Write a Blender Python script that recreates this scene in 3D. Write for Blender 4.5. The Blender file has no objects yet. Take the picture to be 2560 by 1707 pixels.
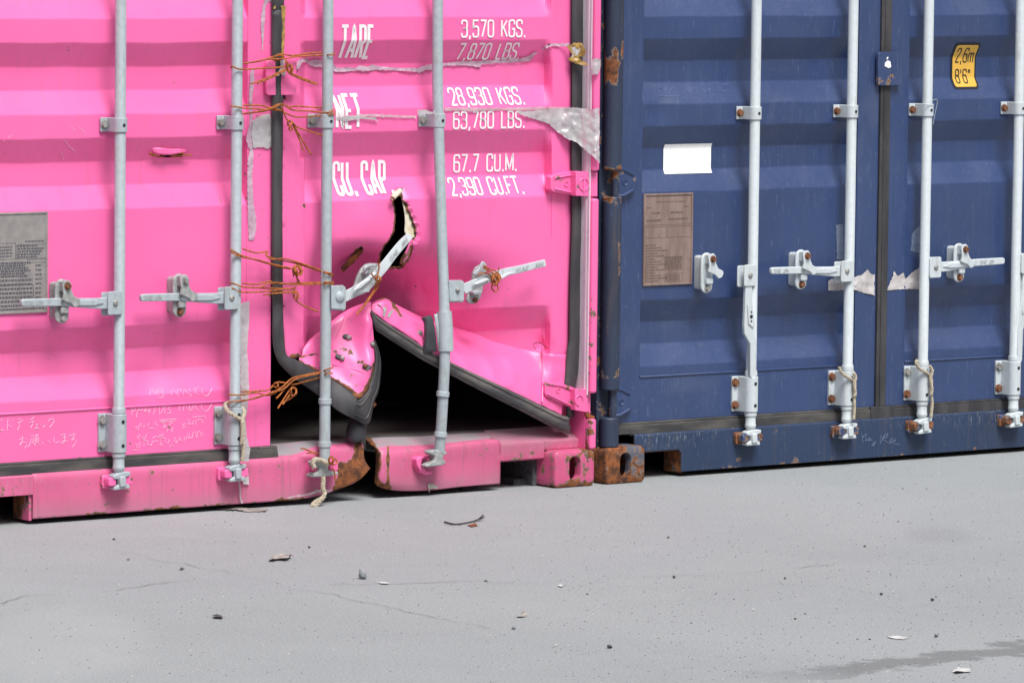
import bpy, bmesh, math, random
from mathutils import Vector, Matrix, noise
from mathutils.geometry import delaunay_2d_cdt

sc = bpy.context.scene
COL = sc.collection
rnd = random.Random(7)

# ------------------------------------------------------------------ camera
F_PX, CX, CY = 12830.0, 1280.0, 853.5          # focal length and centre, in pixels of the 2560 px photograph
CAM = Vector((-10.187, -12.918, 1.810))
YAW, PITCH, ROLL = 0.6523, 0.08225, 0.0110
_w = Vector((math.sin(YAW)*math.cos(PITCH), math.cos(YAW)*math.cos(PITCH), -math.sin(PITCH)))
_r = Vector((math.cos(YAW), -math.sin(YAW), 0))
_u = _r.cross(_w)
_r, _u = _r*math.cos(ROLL)+_u*math.sin(ROLL), _u*math.cos(ROLL)-_r*math.sin(ROLL)
cam = bpy.data.cameras.new('camera')
cam.sensor_width = 36.0
cam.lens = F_PX/2560*36
cam.clip_start, cam.clip_end = 0.5, 2000
co = bpy.data.objects.new('camera', cam)
co.matrix_world = Matrix(((_r.x, _u.x, -_w.x, CAM.x), (_r.y, _u.y, -_w.y, CAM.y), (_r.z, _u.z, -_w.z, CAM.z), (0, 0, 0, 1)))
COL.objects.link(co)
sc.camera = co

# ------------------------------------------------------------------ sky, sun, exposure (bright overcast)
SUN_EL, SUN_AZ = math.radians(57), math.radians(193)     # azimuth: clockwise from +Y
wd = bpy.data.worlds.new('World'); sc.world = wd; wd.use_nodes = True
nt = wd.node_tree
sky = nt.nodes.new('ShaderNodeTexSky'); sky.sky_type = 'NISHITA'; sky.sun_disc = False
sky.sun_elevation = SUN_EL; sky.sun_rotation = SUN_AZ
sky.air_density = 1.0; sky.dust_density = 4.0; sky.ozone_density = 1.0
hs = nt.nodes.new('ShaderNodeHueSaturation'); hs.inputs['Saturation'].default_value = 0.38
bg = nt.nodes['Background']; bg.inputs['Strength'].default_value = 0.06
nt.links.new(sky.outputs[0], hs.inputs['Color']); nt.links.new(hs.outputs[0], bg.inputs['Color'])
sd = bpy.data.lights.new('sun', 'SUN'); sd.energy = 2.9; sd.angle = math.radians(27); sd.color = (1, .992, .972)
so = bpy.data.objects.new('sun', sd); COL.objects.link(so)
so.location = (0, -5, 30)
sdir = Vector((math.sin(SUN_AZ)*math.cos(SUN_EL), math.cos(SUN_AZ)*math.cos(SUN_EL), math.sin(SUN_EL)))
so.rotation_euler = sdir.to_track_quat('Z', 'Y').to_euler()
vs = sc.view_settings
vs.view_transform = 'Standard'; vs.look = 'None'; vs.gamma = 1.0; vs.exposure = 0.53; vs.use_curve_mapping = False

# ------------------------------------------------------------------ pixel measurements -> points on real planes
def ray(px, py, y):
    d = _w*F_PX + _r*(px-CX) - _u*(py-CY)
    return CAM + d*((y-CAM.y)/d.y)
def gnd(px, py, z=0.0):
    d = _w*F_PX + _r*(px-CX) - _u*(py-CY)
    return CAM + d*((z-CAM.z)/d.z)
def proj(q):
    d = Vector(q)-CAM
    return CX+F_PX*d.dot(_r)/d.dot(_w), CY-F_PX*d.dot(_u)/d.dot(_w)
def zm(ox, oy, s):                                # measured on an enlarged crop
    return lambda *p: [(ox+a/s, oy+b/s) for a, b in p]

# ------------------------------------------------------------------ mesh builder
class MB:
    def __init__(s): s.v = []; s.f = []
    def add(s, vs, fs):
        n = len(s.v); s.v += [Vector(p) for p in vs]; s.f += [tuple(i+n for i in f) for f in fs]; return s
    def box(s, x0, x1, y0, y1, z0, z1):
        return s.add([(x, y, z) for x in (x0, x1) for y in (y0, y1) for z in (z0, z1)],
                     [(0, 1, 3, 2), (4, 6, 7, 5), (0, 4, 5, 1), (2, 3, 7, 6), (0, 2, 6, 4), (1, 5, 7, 3)])
    def prism(s, poly, y0, y1):                   # outline in (x, z), front y0, back y1
        a = sum(poly[i-1][0]*poly[i][1]-poly[i][0]*poly[i-1][1] for i in range(len(poly)))
        if a < 0: poly = poly[::-1]
        n = len(poly)
        return s.add([(x, y0, z) for x, z in poly]+[(x, y1, z) for x, z in poly],
                     [tuple(range(n)), tuple(range(2*n-1, n-1, -1))]+[(i, i+n, (i+1) % n+n, (i+1) % n) for i in range(n)])
    def tube(s, pts, r, n=12, caps=True):         # r: number or one per point
        pts = [Vector(p) for p in pts]; m = len(pts)
        rs = r if isinstance(r, (list, tuple)) else [r]*m
        up = None; rings = []
        for i in range(m):
            t = (pts[min(i+1, m-1)]-pts[max(i-1, 0)])
            if t.length < 1e-9: t = Vector((0, 0, 1))
            t.normalize()
            if up is None: up = t.orthogonal().normalized()
            up = (up-t*up.dot(t)); up = up.normalized() if up.length > 1e-6 else t.orthogonal().normalized()
            b = t.cross(up)
            rings.append([pts[i]+(up*math.cos(2*math.pi*k/n)+b*math.sin(2*math.pi*k/n))*rs[i] for k in range(n)])
        vs = [p for rg in rings for p in rg]
        fs = [(i*n+k, i*n+(k+1) % n, (i+1)*n+(k+1) % n, (i+1)*n+k) for i in range(m-1) for k in range(n)]
        if caps: fs += [tuple(range(n-1, -1, -1)), tuple((m-1)*n+k for k in range(n))]
        return s.add(vs, fs)
    def vert(s, x, y, prof, n=20):                # vertical turned piece; prof = [(z, r), ...] downwards
        pts = []; rs = []
        vs = []; m = len(prof)
        for z, r in prof:
            vs += [(x+r*math.cos(2*math.pi*k/n), y+r*math.sin(2*math.pi*k/n), z) for k in range(n)]
        fs = [(i*n+k, i*n+(k+1) % n, (i+1)*n+(k+1) % n, (i+1)*n+k) for i in range(m-1) for k in range(n)]
        if prof[0][0] > prof[-1][0]: fs = [f[::-1] for f in fs]
        fs += [tuple(range(n)), tuple((m-1)*n+k for k in range(n-1, -1, -1))]
        return s.add(vs, fs)
    def ball(s, c, r, n=8, sq=(1, 1, 1), jit=0):
        c = Vector(c); vs = []; fs = []
        for i in range(n+1):
            a = math.pi*i/n
            for k in range(n*2 if 0 < i < n else 1):
                b = math.pi*k/n
                j = 1+jit*(rnd.random()-.5)
                vs.append(c+Vector((math.sin(a)*math.cos(b)*r*sq[0], math.sin(a)*math.sin(b)*r*sq[1], math.cos(a)*r*sq[2]))*j)
        m = n*2; last = len(vs)-1
        for k in range(m):
            fs.append((0, 1+k, 1+(k+1) % m))
            for i in range(n-2): fs.append((1+i*m+k, 1+(i+1)*m+k, 1+(i+1)*m+(k+1) % m, 1+i*m+(k+1) % m))
            fs.append((last, 1+(n-2)*m+(k+1) % m, 1+(n-2)*m+k))
        return s.add(vs, fs)
    def grid(s, rows, flip=False):
        m = len(rows[0]); vs = [p for r in rows for p in r]
        fs = [(i*m+j, (i+1)*m+j, (i+1)*m+j+1, i*m+j+1) for i in range(len(rows)-1) for j in range(m-1)]
        return s.add(vs, [f[::-1] for f in fs] if flip else fs)
    def hexbolt(s, x, y, z, r=.0095, h=.008, a=.2):   # head standing on a face at y, towards the viewer
        p = [(x+r*math.cos(a+k*math.pi/3), z+r*math.sin(a+k*math.pi/3)) for k in range(6)]
        s.tube([(x, y, z), (x, y-.0025, z)], r*1.35, 14)
        return s.prism(p, y-.0025-h, y-.0025)

def catmull(p, n):
    out = []
    for i in range(len(p)-1):
        a, b, c, d = p[max(i-1, 0)], p[i], p[i+1], p[min(i+2, len(p)-1)]
        for k in range(n):
            t = k/n
            out.append(0.5*((2*b)+(c-a)*t+(2*a-5*b+4*c-d)*t*t+(3*b-a-3*c+d)*t*t*t))
    out.append(p[-1]); return out
def smooth_grid(rows, nu, nv):
    rows = [catmull([Vector(p) for p in r], nu) for r in rows]
    cols = [catmull([r[j] for r in rows], nv) for j in range(len(rows[0]))]
    return [[c[i] for c in cols] for i in range(len(cols[0]))]
def pxrows(rows): return [[ray(*p) for p in r] for r in rows]
def smooth_path(pts, n=6): return catmull([Vector(p) for p in pts], n)

OFF = {}
def put(o, parent):
    COL.objects.link(o)
    if parent is not None: o.parent = parent
def obj(name, mb, mat, parent=None, label=None, bevel=0, angle=35, solid=0, wear=None, dust=None, flat=False, off=None):
    off = off if off is not None else (OFF.get(parent.name, Vector((0, 0, 0))) if parent else Vector((0, 0, 0)))
    me = bpy.data.meshes.new(name)
    me.from_pydata([tuple(p-off) for p in mb.v], [], mb.f); me.validate()
    for nm, fn in (('wear', wear), ('dust', dust)):
        if fn:
            at = me.attributes.new(nm, 'FLOAT', 'POINT')
            for i, p in enumerate(mb.v): at.data[i].value = max(0., min(1., fn(p.x, p.y, p.z)))
    me.materials.append(mat)
    if not flat:
        me.polygons.foreach_set('use_smooth', [True]*len(me.polygons))
        me.set_sharp_from_angle(angle=math.radians(angle))
    o = bpy.data.objects.new(name, me); put(o, parent)
    OFF[o.name] = off
    if parent is None: o.location = off
    if solid:
        md = o.modifiers.new('thickness', 'SOLIDIFY'); md.thickness = solid; md.offset = -1
    if bevel:
        md = o.modifiers.new('bevel', 'BEVEL'); md.width = bevel; md.segments = 2; md.limit_method = 'ANGLE'; md.angle_limit = math.radians(40)
    if label: o['label'] = label
    return o
def tag(o, label, cat, group=None):
    o['label'] = label; o['category'] = cat
    if group: o['group'] = group
    return o
def thing(name, loc, label, cat, group=None):
    o = bpy.data.objects.new(name, None); o.location = loc; o.empty_display_size = .2; COL.objects.link(o)
    OFF[o.name] = Vector(loc)
    return tag(o, label, cat, group)

# ------------------------------------------------------------------ materials
def lin(h):
    c = [int(h[i:i+2], 16)/255 for i in (0, 2, 4)]
    return tuple(x/12.92 if x < .04045 else ((x+.055)/1.055)**2.4 for x in c)+(1,)
class NT:
    def __init__(s, name):
        s.m = bpy.data.materials.new(name); s.m.use_nodes = True; s.t = s.m.node_tree
        s.p = s.t.nodes['Principled BSDF']; s.tc = s.t.nodes.new('ShaderNodeTexCoord').outputs['Object']
    def n(s, typ, **kw):
        nd = s.t.nodes.new('ShaderNode'+typ)
        for k, v in kw.items(): setattr(nd, k, v)
        return nd
    def set(s, sock, val):
        if hasattr(val, 'is_linked') or hasattr(val, 'links'): s.t.links.new(val, sock)
        else: sock.default_value = val
    def noise(s, scale, detail=4, rough=.55, stretch=None, dist=0, off=(0, 0, 0)):
        nd = s.n('TexNoise'); nd.inputs['Scale'].default_value = scale; nd.inputs['Detail'].default_value = detail
        nd.inputs['Roughness'].default_value = rough; nd.inputs['Distortion'].default_value = dist
        mp = s.n('Mapping'); mp.inputs['Scale'].default_value = stretch or (1, 1, 1); mp.inputs['Location'].default_value = off
        s.t.links.new(s.tc, mp.inputs[0]); s.t.links.new(mp.outputs[0], nd.inputs['Vector'])
        return nd.outputs['Fac']
    def ramp(s, fac, a, b, c0=0., c1=1.):
        nd = s.n('MapRange', interpolation_type='SMOOTHSTEP')
        s.set(nd.inputs[0], fac)
        for i, v in enumerate((a, b, c0, c1)): nd.inputs[i+1].default_value = v
        return nd.outputs[0]
    def math(s, op, a, b=0.):
        nd = s.n('Math', operation=op); s.set(nd.inputs[0], a); s.set(nd.inputs[1], b); return nd.outputs[0]
    def mix(s, fac, a, b):
        nd = s.n('Mix', data_type='RGBA'); s.set(nd.inputs[0], fac); s.set(nd.inputs[6], a); s.set(nd.inputs[7], b); return nd.outputs[2]
    def attr(s, name): return s.n('Attribute', attribute_name=name, attribute_type='GEOMETRY').outputs['Fac']
    def bump(s, h, strength=.3, dist=.002):
        nd = s.n('Bump'); nd.inputs['Strength'].default_value = strength; nd.inputs['Distance'].default_value = dist
        s.set(nd.inputs['Height'], h); s.t.links.new(nd.outputs[0], s.p.inputs['Normal'])
    def done(s, col, rough=.5, metal=0., spec=.5):
        s.set(s.p.inputs['Base Color'], col); s.set(s.p.inputs['Roughness'], rough); s.set(s.p.inputs['Metallic'], metal)
        s.p.inputs['Specular IOR Level'].default_value = spec
        return s.m
RUST1, RUST2 = lin('7d4727'), lin('4c2f20')
def rustcol(m): return m.mix(m.ramp(m.noise(45, 5), .35, .65), m.mix(m.ramp(m.noise(160, 3), .3, .7), RUST1, lin('955a31')), RUST2)
def paint(name, base, deep, rough=.40, grime='6d5f5c', faint=.14, chalk=None, spec=.6, scuff=None):
    m = NT(name)
    c = m.mix(m.ramp(m.noise(1.6, 3), .3, .7), base, deep)
    c = m.mix(m.ramp(m.noise(5, 4, stretch=(9, 9, .55)), .5, .78, 0, faint), c, lin(grime))     # rain streaks
    c = m.mix(m.ramp(m.noise(70, 5), .60, .80, 0, .22), c, lin(grime))
    c = m.mix(m.ramp(m.noise(2.3, 5, .6, off=(2, 0, 5), dist=.6), .56, .78, 0, .16), c, lin(grime))                          # grime specks
    if chalk: c = m.mix(m.ramp(m.noise(26, 6, stretch=(6, 6, .8)), .58, .8, 0, .25), c, lin(chalk))
    if scuff:                                        # short scraped streaks between two heights
        sp = m.n('SeparateXYZ'); m.t.links.new(m.tc, sp.inputs[0]); z_ = sp.outputs[2]
        st = m.math('MULTIPLY', m.ramp(m.noise(30, 4, .7, stretch=(7, 7, 1.2)), .54, .68), m.math('MULTIPLY', m.ramp(z_, scuff[0], scuff[0]+.035), m.ramp(m.noise(3, 3), .42, .6)))
        c = m.mix(m.math('MULTIPLY', st, .5), c, lin(scuff[1]))
    d = m.attr('dust')
    dn = m.math('MULTIPLY', d, m.ramp(m.noise(14, 5), .15, .6, .55, 1.))
    c = m.mix(dn, c, lin('8e878c'))
    w = m.attr('wear')
    e = m.math('ADD', w, m.math('MULTIPLY', m.math('SUBTRACT', m.noise(28, 6, .6), .5), 1.5))
    chip = m.ramp(e, .42, .46)
    c = m.mix(chip, c, m.mix(m.ramp(e, .46, .56), lin('7b6a60'), rustcol(m)))
    tiny = m.ramp(m.noise(150, 2), .79, .81, 0, .8)
    c = m.mix(tiny, c, RUST2)
    m.bump(m.math('ADD', m.noise(9, 3), m.math('MULTIPLY', m.noise(220, 2), .12)), .12, .01)
    r = m.math('ADD', m.ramp(m.noise(6, 4), .3, .7, rough-.06, rough+.1), m.math('MULTIPLY', m.math('MAXIMUM', chip, dn), .4))
    return m.done(c, r, 0, spec)
M = {}
M['pink'] = paint('pink_paint', (.88, .148, .40, 1), (.86, .133, .37, 1))
M['blue'] = paint('blue_paint', (.021, .047, .142, 1), (.017, .038, .120, 1), .44, '7c818c', .07, '8b9dbd', .9)
M['pink_sill'] = paint('grimy_pink_paint', (.70, .115, .285, 1), (.54, .085, .20, 1), .46, '6a5450', .42, 'b9a7b0', .5, (.06, 'b58aa0'))
M['blue_grimy'] = paint('grimy_blue_paint', (.030, .046, .092, 1), (.018, .026, .050, 1), .46, '5a4a40', .5, '7d94bd', .5)
M['blue_sill'] = paint('scuffed_blue_paint', (.022, .043, .100, 1), (.017, .032, .074, 1), .5, '5e564f', .30, '8a93a6', .5, (.085, 'a3a8ac'))
def galv(name, a, b, rough=.5, metal=.35):
    m = NT(name)
    c = m.mix(m.ramp(m.noise(60, 5), .35, .65), a, b)
    c = m.mix(m.ramp(m.noise(12, 4, stretch=(4, 4, .6)), .52, .8, 0, .45), c, lin('8d8a84'))
    c = m.mix(m.ramp(m.noise(18, 5, off=(3, 1, 2)), .68, .82, 0, .6), c, lin('a98a6a'))
    w = m.attr('wear')
    e = m.math('ADD', w, m.math('MULTIPLY', m.math('SUBTRACT', m.noise(40, 5), .5), 1.3))
    c = m.mix(m.ramp(e, .45, .55), c, rustcol(m))
    m.bump(m.noise(180, 4), .12, .002)
    return m.done(c, m.ramp(m.noise(30, 3), .3, .7, rough-.06, rough+.12), metal, .5)
M['galv'] = galv('galvanised_steel', lin('adb7bc'), lin('a2acb1'), .5, .12)
M['galv_pale'] = galv('weathered_zinc', lin('c6cdd1'), lin('bfc7cb'), .55, .05)
M['cast'] = galv('cast_zinc', lin('a9acab'), lin('8e9190'), .6, .15)
def simple(name, a, b, scale=20, rough=.6, metal=0., bump=.2, stretch=None, spec=.5, bd=.002):
    m = NT(name)
    c = m.mix(m.ramp(m.noise(scale, 5, stretch=stretch), .35, .65), a, b)
    c = m.mix(m.ramp(m.noise(scale*5, 3), .55, .75, 0, .4), c, tuple(x*.6 for x in b[:3])+(1,))
    if bump: m.bump(m.noise(scale*4, 4), bump, bd)
    return m.done(c, rough, metal, spec)
M['rubber'] = simple('gasket_rubber', lin('303034'), lin('444244'), 7, .6, 0, .25, (3, 3, .8))
M['rubber_dusty'] = simple('dusty_gasket_rubber', lin('343436'), lin('565350'), 5, .7, 0, .25, (1, 1, 4))
M['rubber_pale'] = simple('weathered_gasket_rubber', lin('6e6a66'), lin('474548'), 6, .7, 0, .3, (1, 1, 3))
M['rubber_dark'] = simple('dark_rubber', lin('303136'), lin('46484d'), 9, .5)
M['rust'] = simple('rust', lin('8a4a22'), lin('57301b'), 40, .85, 0, .5)
M['wire'] = simple('rusty_wire', lin('b5682c'), lin('83471f'), 90, .8, 0, .3)
M['bolt'] = simple('rusty_bolt', lin('86563a'), lin('5c3a28'), 60, .75)
M['bolt_grey'] = simple('zinc_bolt', lin('a3a3a0'), lin('7f7d79'), 60, .6, .3)
M['foil'] = simple('crumpled_foil', lin('dcd9da'), lin('c9c5c7'), 7, .30, .45, .45, (2.2, 2.2, .7), .5, .010)
M['tape'] = simple('old_tape', lin('c4a8b8'), lin('b393a6'), 30, .45, 0, .5)
M['tape_clear'] = simple('clear_tape', lin('c9c0c2'), lin('b8a9ae'), 12, .3, .15, .6, (1, 1, .3), .6, .004)
M['tape_clear'].node_tree.nodes['Principled BSDF'].inputs['Alpha'].default_value = .72
M['foil'].node_tree.nodes['Principled BSDF'].inputs['Alpha'].default_value = .9
M['glue'] = simple('yellowed_glue', lin('b08c4a'), lin('8c6f3c'), 40, .35, 0, .4)
M['rope'] = simple('rope_fibre', lin('c3b8a4'), lin('9f9482'), 120, .9, 0, .6)
M['plate_grey'] = simple('grey_plate', lin('9a9492'), lin('8b8685'), 25, .55, .2)
M['plate_brown'] = simple('brown_plate', lin('927d76'), lin('7f6a62'), 12, .6, .15, .2, (3, 3, .6))
M['white'] = simple('white_vinyl', lin('f4f4f2'), lin('eeeeec'), 10, .45, 0, 0)
M['ink_white'] = simple('white_lettering', lin('efeaec'), lin('e4dde0'), 40, .5, 0, 0)
M['chalk'] = simple('chalk_mark', lin('f3b9d6'), lin('eaa2c6'), 120, .8, 0, 0)
M['chalk_blue'] = simple('pale_scratch', lin('6579a6'), lin('56699a'), 120, .8, 0, 0)
M['yellow'] = simple('yellow_vinyl', lin('dfb04c'), lin('d6a744'), 10, .45, 0, 0)
M['black'] = simple('black_vinyl', lin('1c1d22'), lin('23242a'), 30, .5, 0, 0)
M['ink'] = simple('grey_ink', lin('4b4a52'), lin('55545a'), 60, .7, 0, 0)
M['ink_brown'] = simple('brown_ink', lin('5e4d48'), lin('6a5852'), 60, .7, 0, 0)
M['cream'] = simple('cream_lining', lin('e0d9c4'), lin('cbbd9f'), 40, .7)
M['inner'] = simple('dark_lining', lin('2a2a2c'), lin('202022'), 6, .8)
M['plywood'] = simple('dusty_plywood', lin('55534f'), lin('43413f'), 5, .85, 0, .3, (1, .2, 1))
M['dusty'] = simple('dusty_primer', lin('dcd3da'), lin('cabfcb'), 8, .6, 0, .2, (4, 4, .4))
M['litter'] = simple('grey_litter', lin('a8a39d'), lin('7d7872'), 30, .8)
M['litter_white'] = simple('white_litter', lin('d2d2d0'), lin('b9b9b7'), 30, .7)
M['stone'] = simple('grey_stone', lin('8f9296'), lin('6d7075'), 60, .85)
M['stone_dark'] = simple('dark_stone', lin('55565a'), lin('3c3d40'), 60, .85)
M['twig'] = simple('dark_twig', lin('3d3431'), lin('2c2625'), 60, .85)

# ------------------------------------------------------------------ ground (one sheet to the horizon)
def ground_mat():
    m = NT('worn_concrete')
    a, b = lin('8b9193'), lin('999ea0')
    c = m.mix(m.ramp(m.noise(.7, 5, .55, dist=.4), .25, .75), a, b)
    c = m.mix(m.ramp(m.noise(6, 6, .7), .4, .8, 0, .3), c, lin('a5a7aa'))
    c = m.mix(m.ramp(m.noise(120, 4, .8), .40, .70, 0, .75), c, lin('6e7073'))
    c = m.mix(m.ramp(m.noise(170, 2, off=(5, 2, 0)), .66, .74, 0, .7), c, lin('d2d1cf'))
    c = m.mix(m.ramp(m.noise(85, 2, off=(1, 7, 0)), .70, .75, 0, .8), c, lin('55555a'))
    c = m.mix(m.ramp(m.noise(300, 2, .6), .42, .62, .35, 0), c, lin('c6c7c9'))
    sp = m.n('SeparateXYZ'); m.t.links.new(m.tc, sp.inputs[0]); X, Y = sp.outputs[0], sp.outputs[1]
    wob = m.math('MULTIPLY', m.math('SUBTRACT', m.noise(4.5, 8, .72), .5), .6)
    def dist(p, q):                                # signed distance from a line on the ground
        d = (q-p).normalized(); nx, ny = -d.y, d.x
        return m.math('ADD', m.math('ADD', m.math('MULTIPLY', X, nx), m.math('MULTIPLY', Y, ny)), -(nx*p.x+ny*p.y))
    # damp strip with a ragged edge and the smoother slab beyond it
    d = m.math('ADD', dist(gnd(1950, 1690), gnd(2560, 1622)), wob)
    band = m.math('MULTIPLY', m.ramp(d, -.12, -.07), m.ramp(d, .05, .11, 1, 0))
    along = m.ramp(X, gnd(1800, 1700).x, gnd(2200, 1670).x, 0, 1)
    c = m.mix(m.math('MULTIPLY', m.math('MULTIPLY', band, along), .62), c, lin('68696b'))
    c = m.mix(m.ramp(d, -.34, -.18, .55, 0), c, lin('9d9fa8'))
    # pale dried patch and a faint damp smear
    def blob(p, rx, ry, ang):
        ca, sa = math.cos(ang), math.sin(ang)
        dx, dy = m.math('SUBTRACT', X, p.x), m.math('SUBTRACT', Y, p.y)
        u = m.math('MULTIPLY', m.math('ADD', m.math('MULTIPLY', dx, ca), m.math('MULTIPLY', dy, sa)), 1/rx)
        v = m.math('MULTIPLY', m.math('SUBTRACT', m.math('MULTIPLY', dy, ca), m.math('MULTIPLY', dx, sa)), 1/ry)
        r = m.math('SQRT', m.math('ADD', m.math('MULTIPLY', u, u), m.math('MULTIPLY', v, v)))
        return m.math('ADD', r, m.math('MULTIPLY', wob, 1.2))
    yaw = -.65
    c = m.mix(m.ramp(blob(gnd(130, 1610), .26, .75, yaw), .6, 1.1, .20, 0), c, lin('b9babc'))
    c = m.mix(m.ramp(blob(gnd(2350, 1338), .12, .25, yaw), .3, 1.2, .30, 0), c, lin('7f8284'))
    m.bump(m.math('ADD', m.noise(90, 6, .7), m.math('MULTIPLY', m.noise(260, 3), .6)), .8, .006)
    return m.done(c, .88, 0, .3)
g = MB(); g.add([(-300, -300, 0), (300, -300, 0), (300, 300, 0), (-300, 300, 0)], [(0, 1, 2, 3)])
o = obj('ground', g, ground_mat()); o['kind'] = 'structure'

def ribbon(pts, w, z=.003):                        # thin ragged strip lying on the ground
    mb = MB(); L = []; R = []
    P = []
    for i in range(len(pts)-1):
        n = 14
        for k in range(n):
            t = k/n; q = pts[i].lerp(pts[i+1], t)
            P.append(q)
    P.append(pts[-1])
    for i, q in enumerate(P):
        t = (P[min(i+1, len(P)-1)]-P[max(i-1, 0)]).normalized(); nn = Vector((-t.y, t.x, 0))
        j = noise.noise(q*9)*.03+noise.noise(q*40)*.012
        ww = w*max(0., .65+1.2*noise.noise(q*6+Vector((3, 1, 0))))
        L.append(q+nn*(j+ww)+Vector((0, 0, z))); R.append(q+nn*(j-ww)+Vector((0, 0, z)))
    return mb.grid([R, L])
M['crack'] = simple('crack_filling', lin('747679'), lin('8b8d90'), 30, .95)
for pts, w in (([(0, 1320), (140, 1345), (330, 1385), (420, 1405), (560, 1430), (700, 1460), (860, 1495), (1000, 1525), (1230, 1572)], .0016),
               ([(0, 1510), (60, 1490), (200, 1485), (400, 1460), (500, 1450)], .0020),
               ([(830, 1462), (1000, 1460), (1210, 1453), (1300, 1461), (1380, 1456), (1480, 1450), (1600, 1445), (1700, 1440), (1820, 1435), (2000, 1420), (2080, 1410)], .0018)):
    o = obj('ground_crack', ribbon([gnd(*p) for p in pts], w), M['crack'], flat=True); o['kind'] = 'structure'

# ------------------------------------------------------------------ containers: common shapes
D = .040                                            # depth of the corrugation
_K = []
for z0 in (2.28, 1.996, 1.712, 1.428, 1.144): _K += [(z0, 0), (z0-.073, D), (z0-.143, D), (z0-.213, 0)]
_K += [(.580, 0), (.507, D), (.436, D), (.365, 0)]
def prof0(z):
    if z >= _K[0][0] or z <= _K[-1][0]: return 0.
    for (a, ya), (b, yb) in zip(_K, _K[1:]):
        if b <= z <= a: return ya+(yb-ya)*(a-z)/(a-b)
def prof(z): return (prof0(z-.002)+prof0(z+.002)+prof0(z))/3
def ss(a, b, x):
    t = max(0., min(1., (x-a)/(b-a))); return t*t*(3-2*t)
def make_surf(seed, dents=()):
    def f(x, z):
        wz = .0035*noise.noise((x*2.0+seed, z*1.5, seed))+.0025*noise.noise((x*9, z*6, seed))
        y = prof(z+wz)+.0015*noise.noise((x*5, z*5, seed+4))
        for dx, dz, r, a in dents: y += a*math.exp(-((x-dx)**2+(z-dz)**2)/r**2)
        return y
    return f
def zrows(z0, z1, extra=()):
    zs = {z0, z1, *extra}
    for k, _ in _K:
        for d in (-.008, -.0045, -.002, 0, .002, .0045, .008): zs.add(round(k+d, 4))
    z = z0
    while z < z1: zs.add(round(z, 4)); z += .03
    return sorted(z for z in zs if z0 <= z <= z1)
ZT = 2.44
def corrugated_door(cont, mat, xL, xR, sL, sR, surf, slit=None, wear=None, dust=None):
    mb = MB(); xs = {sL, sR}
    n = max(2, int((sR-sL)/.022))
    for i in range(n): xs.add(sL+(sR-sL)*i/n)
    if slit: xs |= {slit[0], slit[1]}
    xs = sorted(xs); zs = zrows(.331, ZT, slit[2:] if slit else ())
    rows = [[Vector((x, surf(x, z), z)) for x in xs] for z in zs]
    base = len(mb.v); m = len(xs)
    mb.v += [p for r in rows for p in r]
    for i in range(len(zs)-1):
        for j in range(m-1):
            if slit and slit[0]-1e-6 <= xs[j] and xs[j+1] <= slit[1]+1e-6 and slit[2]-1e-6 <= zs[i] and zs[i+1] <= slit[3]+1e-6: continue
            mb.f.append((base+i*m+j, base+i*m+j+1, base+(i+1)*m+j+1, base+(i+1)*m+j))
    mb.box(xL, sL, -.003, .055, .187, ZT); mb.box(sR, xR, -.003, .055, .187, ZT)
    mb.box(sL, sR, -.002, .055, .187, .331)
    mb.tube([(sL, -.003, .333), (sR, -.003, .333)], .004, 8)
    return obj('door', mb, mat, cont, angle=14, bevel=.0025, wear=wear, dust=dust)
def px2surf(px, py, surf, off=.0015):
    y = 0.
    for _ in range(4):
        q = ray(px, py, y); y = surf(q.x, q.z)
    return ray(px, py, y-off)
def rrect(x0, x1, z0, z1, r, n=5):
    out = []
    for cx, cz, a in ((x1-r, z1-r, 0), (x0+r, z1-r, 90), (x0+r, z0+r, 180), (x1-r, z0+r, 270)):
        for k in range(n): 
            t = math.radians(a+90*k/(n-1)); out.append((cx+r*math.cos(t), cz+r*math.sin(t)))
    return out
def casting(cont, mat, x0, x1, wear, dust=None):
    mb = MB(); n = 40; y0, y1, z0, z1 = -.075, .09, 0., .118
    cx, cz = (x0+x1)/2, .060
    O = []; I = []
    for k in range(n):
        a = 2*math.pi*(k+.5)/n; c, s = math.cos(a), math.sin(a)
        t = min((x1-x0)/2/abs(c) if abs(c) > 1e-6 else 9, .059/abs(s) if abs(s) > 1e-6 else 9)
        O.append((cx+c*t, .059+s*t))
        hx, hz = .0235, .017
        I.append((cx+hx*c, cz+hx*s+(hz if s > 0 else -hz)))
    r = .012
    def clip(p):                                    # rounded corners
        x, z = p; ax, az = max(x0+r, min(x1-r, x)), max(z0+r, min(z1-r, z))
        d = math.hypot(x-ax, z-az)
        return (ax+(x-ax)*r/d, az+(z-az)*r/d) if d > r else p
    O = [clip(p) for p in O]
    def ring(P, y, k=1.0): return [Vector(((p[0]-cx)*k+cx, y, (p[1]-.059)*k+.059)) for p in P]
    R = [ring(O, y1), ring(O, y0+.008), ring(O, y0+.0025, .975), ring(O, y0, .93),
         ring(I, y0), [Vector((p[0], y0+.004, p[1])) for p in [((x-cx)*.93+cx, (z-cz)*.95+cz) for x, z in I]],
         [Vector((p[0], y0+.03, p[1])) for p in [((x-cx)*.93+cx, (z-cz)*.95+cz) for x, z in I]],
         [Vector((p[0], y0+.03, p[1])) for p in [((x-cx)*1.8+cx, (z-cz)*1.2+cz) for x, z in I]],
         [Vector((p[0], y1-.01, p[1])) for p in [((x-cx)*1.8+cx, (z-cz)*1.2+cz) for x, z in I]]]
    R = [r_+[r_[0]] for r_ in R]
    mb.grid(R)
    mb.f.append(tuple(len(mb.v)-2-k for k in range(n)))
    mb.f.append(tuple(range(n)))
    return obj('corner_casting', mb, mat, cont, angle=50, wear=wear, dust=dust)
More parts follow.
